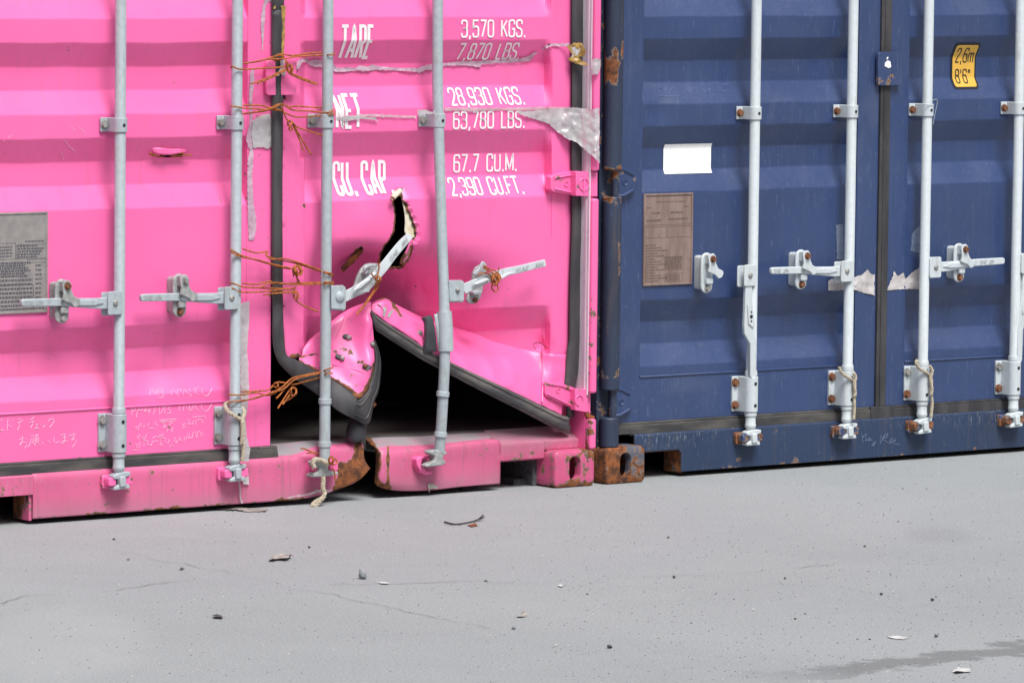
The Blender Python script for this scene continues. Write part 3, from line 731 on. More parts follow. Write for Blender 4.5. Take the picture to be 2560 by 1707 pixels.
def torn(name, cont, mat, poly, surf, off, seed, amp=.003, label=None, cell=5):
    if mat is M.get('foil'): cell, amp = 5, amp*.45
    """ragged patch stuck to a surface: outline in pixels, crumpled a little"""
    P = []
    for i in range(len(poly)):
        a, b = Vector((*poly[i], 0)), Vector((*poly[(i+1) % len(poly)], 0)); n = max(1, int((b-a).length/4))
        for t in range(n):
            q = a.lerp(b, t/n); j = noise.noise((q.x*.21, q.y*.21, seed))*2.4
            P.append(Vector((q.x+j, q.y+noise.noise((q.x*.23, q.y*.2, seed+5))*2.4)))
    n0 = len(P); V = list(P)
    x0, x1 = min(p.x for p in P), max(p.x for p in P); y0, y1 = min(p.y for p in P), max(p.y for p in P)
    inside = lambda q: inpoly(q, P[:n0])
    x = x0+cell/2
    while x < x1:
        y = y0+cell/2
        while y < y1:
            q = Vector((x+rnd.uniform(-1.5, 1.5), y+rnd.uniform(-1.5, 1.5)))
            if inside(q) and min((q-p).length for p in P[:n0]) > cell*.45: V.append(q)
            y += cell
        x += cell
    vv, _, ff, *_ = delaunay_2d_cdt(V, [(i, (i+1) % n0) for i in range(n0)], [], 0, 1e-4)
    mb = MB()
    for q in vv:
        h = off+amp*(noise.noise((q.x*.055, q.y*.055, seed))+.6*noise.noise((q.x*.16, q.y*.12, seed+2))+.6)
        mb.v.append(px2surf(q.x, q.y, surf, h))
    for f in ff:
        c = sum((vv[i] for i in f), Vector((0, 0)))/3
        if inside(c): mb.f.append(tuple(f)[::-1])
    return obj(name, mb, mat, cont, angle=60, label=label)
def inpoly(q, P):
    r = False; j = len(P)-1
    for i in range(len(P)):
        a, b = P[i], P[j]
        if (a[1] > q[1]) != (b[1] > q[1]) and q[0] < (b[0]-a[0])*(q[1]-a[1])/(b[1]-a[1])+a[0]: r = not r
        j = i
    return r
fl = lambda x, z: -.003
torn('torn_paper', dl, M['paper_grey'], z7((735, 360), (760, 350), (835, 345), (905, 335), (950, 320), (985, 285), (1005, 320), (1028, 320), (1028, 450), (960, 435), (900, 415), (735, 422)), lambda x, z: sB(x, z) if x < 1.12 else -.003, .001, 2, .003)
torn('torn_paper', dr, M['paper_grey'], z7((1105, 420), (1140, 340), (1150, 300), (1175, 330), (1210, 310), (1225, 350), (1260, 310), (1312, 275), (1312, 412), (1225, 410)), lambda x, z: sB2(x, z) if x > 1.345 else -.003, .001, 3, .003)
M['film'] = simple('grey_film', lin('5c6a86'), lin('717c93'), 20, .5)
torn('tape_strip', dl, M['film'], z7((785, 5), (830, 0), (832, 225), (790, 222)), sB, .0008, 4, .001)
torn('tape_strip', dr, M['film'], z7((1265, 60), (1312, 10), (1312, 185), (1255, 170)), sB2, .0008, 6, .001)

# ------------------------------------------------------------------ pink container
PX0, PX1, PC = -2.475, -.037, -1.249
pink = thing('shipping_container', (PC, 0, 0), 'pink shipping container with torn and crumpled right door and weight lettering', 'shipping container')
PK, GV = M['pink'], M['galv']
z1 = zm(0, 0, 2.45); z2 = zm(540, 0, 2.6133); z3 = zm(1040, 0, 2.6133); zA = zm(680, 440, 4.355); zB = zm(680, 700, 4.355); zC = zm(1000, 560, 3.919)
zD = zm(1000, 900, 3.5636); zE = zm(640, 960, 4.612); zF = zm(560, 600, 2.2412); zG = zm(600, 0, 7.838); zH = zm(560, 680, 2.615); zP = zm(1340, 80, 3.267)
zJ = zm(0, 940, 8); zK = zm(294, 940, 8)
body(pink, PX0, PX1, PK)
sP = make_surf(1.7, ((-1.72, .515, .09, -.012), (-1.70, .375, .06, .014), (-1.85, .41, .2, .005), (-2.15, 1.30, .15, .004)))
sP1 = lambda x, z: -.003 if x > -1.345 else sP(x, z)
qa, qb = px2surf(402, 384, sP), px2surf(455, 393, sP)
def pinkwear(x, y, z):
    w = .10
    if z < .2: w += .12
    return w
dl = corrugated_door(pink, PK, -2.39, -1.252, -2.27, -1.345, sP, (qa.x, qb.x, qb.z, qa.z), wear=pinkwear)
k = MB(); k.box(-2.39, -1.245, -.012, .03, .146, .180); k.box(-2.39, -1.30, -.006, .03, .180, .187); k.prism([(-1.245, .146), (-1.225, .146), (-1.232, .187), (-1.30, .187), (-1.30, .180), (-1.245, .180)], -.0115, .03)
obj('gasket', k, M['rubber_dusty'], dl, bevel=.002)
# lip and rusty wires at the slit
k = MB(); k.grid(smooth_grid([[px2surf(*p, sP, o_) for p, o_ in zip(z1((930, 912), (965, 905), (1000, 906), (1045, 912), (1100, 912), (1140, 918)), (.0, .004, .008, .004, .006, .0))],
    [px2surf(*p, sP, o_) for p, o_ in zip(z1((935, 938), (965, 945), (1000, 950), (1045, 950), (1100, 940), (1140, 938)), (.003, .014, .02, .016, .014, .004))]], 4, 3))
obj('slit_lip', k, PK, dl, solid=.002)
k = MB()
for L in (((915, 938), (950, 952), (985, 962), (1010, 950)), ((915, 945), (960, 958), (1000, 960)), ((1020, 945), (1060, 950), (1110, 938), (1125, 935)), ((1050, 958), (1110, 955), (1175, 948))):
    k.tube(smooth_path([px2surf(*p, sP, .012) for p in z1(*L)], 4), .0022, 6)
obj('wire_stub', k, M['wire'], dl)
pr = [('f', .38, .97, .54, .68), ('f', .60, .97, .50, .53), ('f', -.2, .36, .54, .70), ('f', -.3, .72, .04, .28)]
pr += [('t', .55, .93, .71-.03*0, .006)]+[('t', .40, .80+.04*((i*3) % 4), .665-.027*i, .008) for i in range(5)]+[('t', .02, .66-.05*((i*2) % 3), .50-.026*i, .009) for i in range(6)]
pr += [('t', .76, .88, .47-.045*i, .007) for i in range(8)]+[('t', .02, .70, .33-.042*i, .010) for i in range(7)]+[('t', .02, .3, .66-.03*i, .006) for i in range(4)]+[('t', .02, .95, .045, .007)]
plate(dl, M['plate_grey'], M['ink'], -2.235, -2.0605, .629, .9285, pr, 11)
CH = {}
for L in (zJ((0, 885), (50, 870)), zJ((0, 1080), (75, 1075)), zJ((160, 840), (150, 950), (143, 1080)), zJ((152, 970), (225, 1022)), zJ((215, 895), (228, 905)), zJ((258, 870), (268, 882)),
          zJ((345, 870), (410, 858), (455, 880), (400, 920), (350, 935)), zJ((380, 940), (392, 990), (350, 1085)), zJ((690, 812), (610, 880)), zJ((578, 935), (690, 910)), zJ((650, 880), (655, 960), (610, 1035)),
          zJ((705, 970), (765, 962)), zJ((738, 970), (728, 1045)), zJ((672, 1052), (775, 1035)), zJ((810, 968), (818, 975)), zJ((845, 960), (852, 975)), zJ((905, 985), (860, 1025)),
          zJ((1005, 850), (960, 910)), zJ((1005, 860), (1070, 855), (1080, 900), (1040, 970), (990, 1022)),
          zJ((370, 1275), (475, 1235)), zJ((445, 1190), (448, 1290), (400, 1360), (395, 1385), (440, 1325), (520, 1320), (540, 1370), (490, 1450)), zJ((510, 1250), (530, 1275)),
          zJ((620, 1200), (690, 1185)), zJ((620, 1240), (610, 1330), (565, 1415)), zJ((630, 1260), (690, 1240)), zJ((640, 1290), (690, 1275), (640, 1340), (680, 1360)), zJ((700, 1190), (765, 1170)), zJ((735, 1180), (710, 1230)), zJ((700, 1235), (775, 1215), (770, 1310), (705, 1325), (705, 1240)), zJ((705, 1265), (770, 1250)), zJ((705, 1295), (770, 1280)), zJ((720, 1330), (690, 1385)), zJ((750, 1325), (815, 1398)),
          zJ((855, 1310), (852, 1355)), zJ((945, 1295), (1005, 1335)), zJ((1085, 1215), (1078, 1310), (1110, 1340), (1180, 1305)),
          zJ((1205, 1180), (1310, 1162)), zJ((1240, 1230), (1320, 1215)), zJ((1295, 1160), (1290, 1300), (1250, 1360), (1215, 1340), (1240, 1300), (1350, 1290)),
          zJ((1370, 1190), (1510, 1165)), zJ((1470, 1120), (1480, 1240), (1430, 1290), (1415, 1260), (1470, 1235), (1515, 1300), (1500, 1360), (1445, 1415)),
          zK((640, 380), (660, 270), (685, 260), (720, 330), (745, 375), (775, 280)), zK((790, 280), (800, 430)), zK((780, 285), (850, 268), (900, 275), (890, 320), (840, 340), (905, 345), (925, 390), (880, 430), (830, 430)),
          zK((1070, 380), (1080, 280), (1105, 255), (1150, 330), (1180, 370), (1205, 250)), zK((1265, 250), (1205, 400)), zK((1310, 370), (1330, 270), (1350, 260), (1395, 340), (1420, 370), (1445, 250)), zK((1540, 240), (1455, 400)), zK((1520, 245), (1610, 230), (1560, 280), (1560, 340), (1620, 375)), zK((1600, 232), (1690, 240), (1690, 340), (1735, 402), (1800, 390), (1860, 310), (1890, 230)),
          zK((265, 640), (350, 625), (370, 640), (330, 690), (285, 710)), zK((275, 640), (290, 780)), zK((370, 820), (400, 690), (450, 620), (490, 640), (500, 685)), zK((395, 690), (500, 680)), zK((530, 715), (560, 640), (620, 615), (650, 650), (620, 730)), zK((545, 700), (650, 665)), zK((765, 595), (715, 765)), zK((830, 610), (835, 765), (900, 690), (915, 620), (860, 590), (800, 590)), zK((940, 600), (945, 745)), zK((930, 600), (1020, 585), (1045, 610), (1000, 660), (1060, 690), (1050, 740), (990, 750)),
          zK((1240, 600), (1235, 690)), zK((1310, 690), (1325, 590), (1350, 575), (1395, 650), (1425, 680), (1445, 570)), zK((1530, 570), (1460, 700)), zK((1520, 550), (1610, 540), (1560, 590), (1560, 650), (1620, 690)), zK((1600, 545), (1680, 555), (1680, 650), (1735, 715), (1800, 690), (1850, 620), (1890, 545)),
          zK((355, 1000), (375, 1060), (415, 1085), (430, 1000), (375, 1020)), zK((430, 1000), (465, 940), (475, 1020)), zK((520, 960), (535, 1000), (515, 1025)), zK((625, 930), (605, 1000)), zK((630, 1050), (690, 1035), (740, 1060)), zK((735, 905), (775, 930), (740, 960), (770, 995), (815, 980)), zK((830, 880), (1175, 852)), zK((840, 910), (1165, 890)), zK((870, 930), (940, 930), (950, 970), (905, 1030), (980, 1010)), zK((1040, 990), (1050, 930), (1090, 910), (1100, 960)), zK((1000, 1050), (995, 1110)), zK((1105, 1020), (1080, 1115)), zK((1265, 940), (1300, 990), (1350, 940)), zK((1300, 1035), (1340, 1010), (1385, 1020)), zK((1380, 880), (1440, 890), (1410, 960), (1500, 950), (1520, 880)), zK((1500, 820), (1690, 805), (1740, 800), (1760, 855)), zK((1560, 970), (1570, 890), (1640, 865), (1700, 880), (1695, 935)),
          zK((375, 1190), (400, 1265), (445, 1160)), zK((470, 1220), (550, 1240), (580, 1150)), zK((480, 1250), (560, 1290), (620, 1310)), zK((355, 1360), (380, 1420), (420, 1440), (460, 1320), (380, 1380), (395, 1480), (315, 1485)), zK((520, 1310), (535, 1360), (515, 1395)), zK((600, 1310), (600, 1370), (660, 1395), (690, 1330)), zK((700, 1240), (750, 1210), (820, 1220)), zK((690, 1320), (740, 1290), (810, 1300)), zK((820, 1180), (900, 1190), (915, 1140)), zK((830, 1210), (900, 1240), (970, 1250)), zK((850, 1250), (870, 1330), (840, 1370), (890, 1385), (890, 1350)), zK((940, 1270), (960, 1330), (1010, 1340), (1040, 1260)), zK((1035, 1405), (1075, 1385), (1120, 1410)), zK((1120, 1230), (1165, 1250), (1135, 1290), (1160, 1340), (1205, 1280)), zK((1230, 1290), (1240, 1210), (1270, 1230), (1250, 1260), (1290, 1310)), zK((1330, 1210), (1335, 1300)), zK((1370, 1180), (1380, 1270)), zK((1400, 1150), (1440, 1160), (1410, 1240), (1500, 1230)), zK((1490, 1230), (1510, 1120), (1550, 1110), (1580, 1230)), zK((1590, 1230), (1600, 1120), (1640, 1105)), zK((1660, 1110), (1665, 1200)), zK((1690, 1110), (1705, 1180))):
    mx, my = sum(p[0] for p in L)/len(L), sum(p[1] for p in L)/len(L)
    CH.setdefault((0, my > 1075) if mx < 270 else (1, (my > 1000)+(my > 1042)+(my > 1083)), MB())
    scratch(CH[(0, my > 1075) if mx < 270 else (1, (my > 1000)+(my > 1042)+(my > 1083))], lambda x, z: min(sP1(x, z), -.002) if z < .331 else sP1(x, z), [L], .0012)
for key in sorted(CH): obj('chalk_writing', CH[key], M['chalk'], dl, flat=True)
for L in (((375, 830), (395, 860), (410, 880), (425, 900), (455, 925)), ((437, 780), (460, 803)), ((488, 782), (525, 822)), ((375, 925), (388, 980)), ((20, 865), (70, 832))):
    k = MB(); scratch(k, sP1, [z1(*L)], .0009); obj('scratch', k, M['chalk'], dl, flat=True)

# --- the wrecked right door: one sheet with stiles, corrugation, dents and torn holes
HOLE = [(994.6, 484.8), (1001.5, 493), (1013, 515.8), (1022, 534), (1030, 550), (1036, 568.6), (1038, 589), (1031, 600), (1026, 621), (1021, 640), (1008, 655), (1004, 667), (992, 668), (978.5, 669.6), (972, 665),
        (950, 653.5), (951, 640), (960, 619), (976, 598), (986.5, 578), (989, 543), (986.5, 516), (982, 499.7)]
TEAR = [(902.7, 618), (906, 624), (896, 638.6), (881, 653.5), (857, 676.5), (862, 664), (870.6, 651), (886.7, 630.6)]
OUTER = [(714, -700), (708, -40), (706, 300), (704, 740), (708, 830), (714, 895), (735, 897), (750, 892), (763, 878), (790, 868), (840, 850), (880, 830), (915, 808), (932, 788), (955, 785), (1000, 802), (1056, 826), (1133, 842), (1204, 865), (1280, 888), (1356, 902), (1424, 900), (1424, 840), (1427, 700), (1431, 560), (1433, 200), (1434, -40), (1441, -700)]
WOB = 5.1
def dent(px, py):
    s_ = 78 if px < 868 else 95
    a = .175*math.exp(-((px-868)/s_)**2)*ss(590, 750, py)
    b = .190*ss(600, 785, py)*ss(830, 930, px)*(1-ss(1010, 1360, px))
    c = -.020*math.exp(-((px-925)/62)**2-((py-560)/75)**2)
    d = -.012*math.exp(-((px-1062)/40)**2-((py-560)/90)**2)
    e = .018*math.exp(-((px-905)/30)**2-((py-690)/40)**2)
    cr = (.016*(1-abs(noise.noise((px*.017, py*.011, 4)))*2.2)*ss(640, 740, py)*ss(765, 810, px)*(1-ss(1020, 1120, px)))
    return a+b+c+d+e+cr
def dm(px, py, q=None):
    q = q or ray(px, py, 0.)
    if px < 760: return -.003+.0015*noise.noise((q.x*6, q.z*6, 2))+.012*ss(820, 895, py)*ss(735, 760, px)
    wz = .003*noise.noise((q.x*2.0+WOB, q.z*1.6, WOB))+.002*noise.noise((q.x*9, q.z*6, WOB))
    wall = max(0., min(1., (1378.5-px)/19))
    y = prof(q.z+wz)*wall+.0015*noise.noise((q.x*5, q.z*5, 3))
    if px > 1379: y = -.003+.004*noise.noise((q.x*9, q.z*4, 3))*ss(700, 860, py)
    else: y += dent(px, py)*ss(760, 775, px)
    return y+.014*math.exp(-((px-1352)/22)**2-((py-858)/20)**2)*(.5+noise.noise((px*.12, py*.12, 1)))
def dsurf(x, z):
    y = 0.
    for _ in range(3): px, py = proj((x, y, z)); y = dm(px, py)
    return y
def dense(P, step=3.5, jit=0., seed=0, closed=True):
    out = []; n = len(P)
    for i in range(n if closed else n-1):
        a, b = P[i], P[(i+1) % n]; m = max(1, int(math.hypot(b[0]-a[0], b[1]-a[1])/step))
        for t in range(m):
            x, y = a[0]+(b[0]-a[0])*t/m, a[1]+(b[1]-a[1])*t/m
            out.append((x+jit*noise.noise((x*.3, y*.3, seed)), y+jit*noise.noise((x*.3, y*.3, seed+9))))
    return out
outer = dense(OUTER, 8); hole = dense(HOLE, 2.6, 2.6, 1); tear = dense(TEAR, 2.6, 2.2, 4)
def dmin(p, P): return min(math.hypot(p[0]-a, p[1]-b) for a, b in P)
from mathutils.kdtree import KDTree
allb = outer+hole+tear
kd = KDTree(len(allb))
for i, p in enumerate(allb): kd.insert((p[0], p[1], 0), i)
kd.balance()
V = list(allb); E_ = []; b0 = 0
for loop in (outer, hole, tear):
    E_ += [(b0+i, b0+(i+1) % len(loop)) for i in range(len(loop))]; b0 += len(loop)
zs = zrows(.34, 2.46); xs = []
x = -1.22
for pxc in (710, 722, 735, 748, 759.2, 760.8): xs.append(Xp(pxc, 500, 0))
x = xs[-1]+.014; xe = Xp(1357, 500, 0)
while x < xe-.008: xs.append(x); x += .0165
for pxc in (1357, 1360, 1366, 1372, 1378, 1380, 1392, 1406, 1418): xs.append(Xp(pxc, 500, 0))
for z in zs:
    for x in xs:
        p = proj((x, 0, z))
        if inpoly(p, OUTER) and kd.find((p[0], p[1], 0))[2] > 3: V.append(p)
px = 842
while px < 1075:
    py = 520
    while py < 742:
        if kd.find((px, py, 0))[2] > 2.5: V.append((px+rnd.uniform(-.8, .8), py+rnd.uniform(-.8, .8)))
        py += 5.5
    px += 5.5
vv, _, ff, *_ = delaunay_2d_cdt([Vector((a, -b)) for a, b in V], E_, [], 0, 1e-4)
mb = MB()
for q in vv:
    px, py = q.x, -q.y; y = dm(px, py)
    if dmin((px, py), HOLE) < 14 and px > 990: y += .010*(1-dmin((px, py), HOLE)/14)
    mb.v.append(ray(px, py, y))
for f in ff:
    c = sum((vv[i] for i in f), Vector((0, 0)))/len(f); c = (c.x, -c.y)
    if inpoly(c, outer) and not inpoly(c, hole) and not inpoly(c, tear): mb.f.append(tuple(f))
SPOTS = [((760, 512), 7, .5), ((773, 505), 6, .38), ((1037, 712), 9, .30), ((1021, 729), 6, .34), ((760, 625), 5, .2), ((732, 892), 10, .55), ((746, 893), 8, .6), ((1352, 856), 8, .28)]
def doorwear(x, y, z):
    p = proj((x, y, z)); w = .08
    dh = dmin(p, hole) if 930 < p[0] < 1060 and 460 < p[1] < 690 else 99
    w += .85*max(0., 1-dh/7)
    if 1000 < p[0] < 1032 and 610 < p[1] < 665: w += .35
    if 845 < p[0] < 915 and 605 < p[1] < 690: w += .8*max(0., 1-dmin(p, tear)/6)
    for c, r, a in SPOTS:
        d = math.hypot(p[0]-c[0], p[1]-c[1])
        if d < r*2: w += a*math.exp(-(d/r)**2)
    return w
dr = obj('door', mb, PK, pink, label='crumpled right door with torn holes', angle=18, wear=doorwear, solid=.004)
# pieces round the big hole
CRUMPLE = {'bent_flap': .007, 'bent_rail': .006, 'gasket': .002}
def patch(name, rows, mat, parent, nu=6, nv=6, solid=.003, label=None, wear=None, dust=None, angle=50):
    G_ = smooth_grid(pxrows(rows), nu, nv); m = MB()
    if name in CRUMPLE:                              # dents and creases of the buckled sheet
        a_ = CRUMPLE[name]
        for i_, r_ in enumerate(G_):
            for j_, p_ in enumerate(r_):
                e_ = min(1, min(i_, len(G_)-1-i_)/3.0)*min(1, min(j_, len(r_)-1-j_)/3.0)
                p_.y += e_*a_*(2.6*abs(noise.noise((p_.x*11, p_.z*9, 3)))-.8+.6*noise.noise((p_.x*30, p_.z*24, 8)))
    m.grid(G_)
    return obj(name, m, mat, parent, label=label, angle=angle, solid=solid, wear=wear, dust=dust), G_
patch('torn_lining', [[(1005, 503, .004), (1010, 512, .004)], [(1011, 530, .006), (1022, 535, .006)], [(1013, 555, .006), (1033, 562, .004)], [(1012, 580, .006), (1038, 585, .002)], [(1020, 592, .006), (1037, 596, .0)]], M['cream'], dr, 4, 6)
k = MB(); k.tube([ray(1001, 477, -.022), ray(993, 483, -.026), ray(980, 497, -.030)], [.008, .0095, .008], 14); k.tube([ray(980, 497, -.030), ray(979.4, 497.6, -.0305)], [.0075, .005], 12)
obj('curled_metal', k, M['cream'], dr)
k = MB(); k.tube([ray(p[0], p[1], -.024) for p in ((1001, 483), (994, 487), (985, 490), (977, 501))], [.004, .006, .005, .003], 8); k.tube([ray(981.5, 496, -.0315), ray(980.6, 497, -.032)], [.0088, .007], 12)
obj('rust_curl', k, M['rust'], dr)
patch('torn_flap', [[(1028, 598, -.002), (1034, 600, .0)], [(1017, 625, -.004), (1027, 628, .004)], [(1004, 646, -.006), (1022, 648, .006)], [(1000, 660, .0), (1012, 664, .01)]], PK, dr, 5, 5, wear=lambda x, y, z: .5)
patch('torn_flap', [[(903, 622, .025), (906, 628, .025)], [(888, 632, .03), (897, 643, .03)], [(864, 660, .045), (876, 664, .045)], [(855, 678, .06), (858, 681, .06)]], M['rust'], dr, 4, 5)
# left flap of the folded lower edge
FL = [[(751, 889, .008), (767, 857, .02), (800, 826, .03), (859, 780, .022), (905, 759, -.012), (927, 754, -.030)],
      [(750, 893, .005), (778, 872, .010), (825, 845, .010), (880, 812, -.012), (914, 795, -.045), (930, 792, -.048)],
      [(749, 897, .003), (785, 890, .004), (832, 880, -.004), (888, 868, -.038), (921, 858, -.066), (935, 858, -.056)],
      [(749, 901, .000), (788, 906, -.004), (833, 914, -.012), (886, 916, -.052), (921, 910, -.076), (936, 908, -.064)],
      [(749, 904, -.002), (787, 918, -.010), (830, 936, -.020), (878, 954, -.060), (914, 950, -.082), (930, 944, -.072)],
      [(749, 907, -.004), (785, 926, -.014), (828, 948, -.026), (868, 974, -.062), (894, 996, -.085), (917, 981, -.080)]]
flap_edge = [(749, 905), (785, 926), (828, 948), (868, 974), (894, 996), (917, 981), (930, 944), (936, 908)]
fe = dense(flap_edge, 3, 0, 0, False)
crack = dense([(752, 892), (770, 888), (790, 885), (800, 890)], 3, 2, 2, False)
def flapwear(x, y, z):
    p = proj((x, y, z)); d = dmin(p, fe); k_ = .55 if p[1] < 960 else .85
    w = .20+k_*1.25*max(0., 1-d/((13 if p[1] > 945 else 9) if p[0] < 925 else 7))+.6*max(0., 1-dmin(p, crack)/4)
    for c, r, a in (((872, 880), 22, .26), ((858, 872), 14, .2), ((893, 962), 9, .3), ((905, 905), 12, .24)):
        w += a*math.exp(-((p[0]-c[0])**2+((p[1]-c[1])*1.6)**2)/r**2)
    return w
flap, FG = patch('bent_flap', FL, PK, dr, 10, 9, .005, 'crumpled left flap of the torn door edge', flapwear)
def gy(G_):
    pts = [(proj(p), p) for r in G_ for p in r]
    return lambda px, py: min(pts, key=lambda t: (t[0][0]-px)**2+(t[0][1]-py)**2)[1].y
fy = gy(FG)
def on(G_y, pts, off): return [ray(px, py, G_y(px, py)-off) for px, py in pts]
k = MB()
for sl_ in ([(765, 610), (785, 588), (830, 590), (872, 628), (868, 645), (790, 642)], [(686, 825), (705, 800), (760, 818), (795, 855), (780, 882), (700, 858)], [(980, 930), (1000, 908), (1085, 935), (1082, 965), (1040, 985), (985, 955)], [(1066, 690), (1080, 670), (1105, 685), (1108, 720), (1080, 715)]):
    pts = zB(*sl_); k = MB(); k.add(on(fy, pts, .0035), [tuple(range(len(pts)-1, -1, -1))]); obj('bolt_slot', k, M['rubber'], flap, flat=True)
for c, mt in (((828, 622), GB), ((762, 848), GB), ((1012, 935), RB), ((1088, 695), GB)):
    p = zB(c)[0]; q = ray(*p, fy(*p)-.004); m = MB(); m.tube([q, q+Vector((0, -.006, 0)), q+Vector((0, -.009, 0))], [.0075, .007, .003], 10); obj('bolt', m, mt, flap)
k = MB()
for L in (((810, 350), (760, 480), (700, 620), (655, 740)), ((655, 918), (800, 950), (930, 985), (1010, 1010))):
    k = MB(); k.tube([p for p in smooth_path(on(fy, zB(*L), .0005), 5)], .0017, 6); obj('weld_bead', k, PK, flap)
# right part of the lower rail, folded out towards the viewer
tops = [(930, 757, -.012), (962, 744, .004), (1000, 766, .030), (1056, 791, None), (1133, 814, None), (1204, 838, None), (1280, 864, None), (1345, 880, None), (1382, 884, None), (1424, 886, None)]
bots = [(931, 778, -.048), (957, 800, -.058), (1000, 829, -.066), (1057, 866, -.068), (1127, 905, -.064), (1212, 945, -.056), (1290, 982, -.046), (1350, 1011, -.036), (1380, 1025, -.028), (1404, 1037, -.022)]
RL = []
tops = [(a, b, dm(a, b)+.004 if c is None else c) for a, b, c in tops]
tops[7] = (1345, 880, .030); tops[8] = (1382, 884, -.004); tops[9] = (1424, 886, -.004)
for i, t in enumerate((0, .16, .45, .8, 1.)):
    row = []
    for j, (a, b) in enumerate(zip(tops, bots)):
        ty = t if j > 3 else (0, .70, .86, .97, 1.)[i]
        if 3 < j < 7: ty = t+.10*math.sin(math.pi*t)
        row.append((a[0]+(b[0]-a[0])*t, a[1]+(b[1]-a[1])*t, a[2]+(b[2]-a[2])*ty))
    RL.append(row)
redge = dense([(934, 752), (944, 745), (962, 742), (976, 746), (984, 760), (993, 776), (1003, 792)], 3, 3, 3, False)
def railwear(x, y, z):
    p = proj((x, y, z)); w = .06
    w += .75*max(0., 1-dmin(p, redge)/8) if p[0] < 1015 else 0
    for c, r, a in (((1036, 834), 12, .3), ((1352, 862), 9, .3), ((955, 765), 10, .25)): w += a*math.exp(-((p[0]-c[0])**2+(p[1]-c[1])**2)/r**2)
    return w
rail, RG = patch('bent_rail', RL, PK, dr, 9, 8, .005, 'lower door rail folded outwards', railwear)
ry = gy(RG)
m = MB(); q = ray(1048, 832, ry(1048, 832)-.001); m.tube([q, q+Vector((0, -.006, 0)), q+Vector((0, -.008, 0))], [.009, .008, .004], 12); obj('bolt', m, GB, rail)
k = MB()
for sc_ in ([(1150, 225), (1175, 215), (1210, 225), (1240, 260), (1250, 320), (1225, 400), (1205, 390), (1215, 330), (1190, 290), (1150, 260)], [(1260, 370), (1310, 320), (1325, 330), (1280, 405), (1255, 410)]):
    pts = zB(*sc_); k = MB(); k.add(on(ry, pts, .003), [tuple(range(len(pts)-1, -1, -1))]); obj('paint_scuff', k, M['cast'], rail, flat=True)
k = MB(); k.tube(smooth_path([ray(1355, 868, ry(1358, 890)-.002)]+on(ry, [(1357, 900), (1357, 940), (1356, 975), (1355, 1005)], .002), 4), .0035, 8); obj('weld_bead', k, PK, rail)
k = MB(); k.tube(smooth_path(on(ry, [(1098, 806), (1109, 812), (1110, 826), (1098, 838)], .002), 3), .002, 6); obj('weld_bead', k, PK, rail)
# loose edges: torn rusty lip above the fold, crumple at the right stile
k = MB()
for L in (((1332, 862), (1342, 856), (1352, 858)), ((1334, 866), (1340, 874)), ((1350, 856), (1360, 864), (1370, 871))): k.tube(smooth_path([ray(a, b, -.012) for a, b in L], 4), [.0012]*(4*(len(L)-1)+1), 5)
obj('paint_crack', k, M['black'], dr)
# gaskets
def strip(name, A, B, mat, parent, bulge=.010, solid=.006, nu=6, label=None):
    rows = [[(a[0], a[1], a[2]) for a in A], [((a[0]*.7+b[0]*.3), (a[1]*.7+b[1]*.3), (a[2]*.7+b[2]*.3)-bulge) for a, b in zip(A, B)], [((a[0]*.35+b[0]*.65), (a[1]*.35+b[1]*.65), (a[2]*.35+b[2]*.65)-bulge) for a, b in zip(A, B)], [(b[0], b[1], b[2]) for b in B]]
    g_, G_ = patch(name, rows, mat, parent, nu, 4, solid, label)
    for i_, m_ in ((3, 'rubber_dusty'), (9, 'rubber')):
        k_ = MB(); k_.tube([p+Vector((0, -.0015, 0)) for p in G_[i_]], .0028, 6); obj('gasket_lip', k_, M[m_], g_)
    return g_, G_
A = [(930, 775, -.048), (940, 787, -.053), (957, 800, -.058), (985, 819, -.064), (1024, 843, -.067), (1057, 866, -.068), (1127, 905, -.064), (1212, 945, -.056), (1300, 987, -.045), (1400, 1036, -.022), (1424, 1038, -.016)]
B = [(931, 806, -.044), (940, 826, -.048), (957, 837, -.054), (985, 856, -.058), (1024, 880, -.06), (1060, 902, -.062), (1126, 937, -.058), (1216, 984, -.05), (1308, 1030, -.038), (1414, 1084, -.014), (1423, 1070, -.012)]
strip('gasket', A, B, M['rubber_pale'], dr, label='dusty gasket along the folded rail')
T = [(1437, 1464, -700), (1430, 1457, -40), (1430, 1456, 200), (1430, 1454, 430), (1431, 1453, 560), (1425, 1450, 726), (1424, 1449, 840), (1418, 1448, 879), (1413, 1439, 943), (1411, 1434, 965), (1420, 1431, 1042)]
strip('gasket', [(a, c, -.012) for a, b, c in T], [(b, c, -.012) for a, b, c in T], M['rubber'], dr, .006)
I_ = [(714, -700), (707, -40), (707, 40), (704, 250), (702, 500), (703, 700), (704, 780), (706, 830), (712, 885), (735, 900), (756, 910), (785, 928), (829, 950), (868, 976), (892, 998)]
O_ = [(689, -700), (682, -40), (682, 40), (682, 250), (682, 500), (682, 700), (682, 800), (684, 868), (696, 902), (714, 924), (738, 946), (767, 966), (804, 993), (845, 1026), (886, 1046)]
yl = [-.012]*9+[-.010, -.012, -.018, -.028, -.058, -.078]
strip('gasket', [(a, b, y) for (a, b), y in zip(O_, yl)], [(a, b, y-.002) for (a, b), y in zip(I_, yl)], M['rubber'], dr, .006)
A = [(888, 997, -.080), (897, 998, -.083), (917, 981, -.080), (925, 960, -.076), (930, 944, -.072), (935, 911, -.064), (936, 880, -.06), (934, 856, -.054)]
B = [(884, 1046, -.076), (921, 1060, -.07), (936, 1005, -.066), (946, 980, -.064), (951, 950, -.06), (953, 906, -.055), (948, 879, -.052), (937, 850, -.05)]
strip('gasket', A, B, M['rubber'], dr, .008)
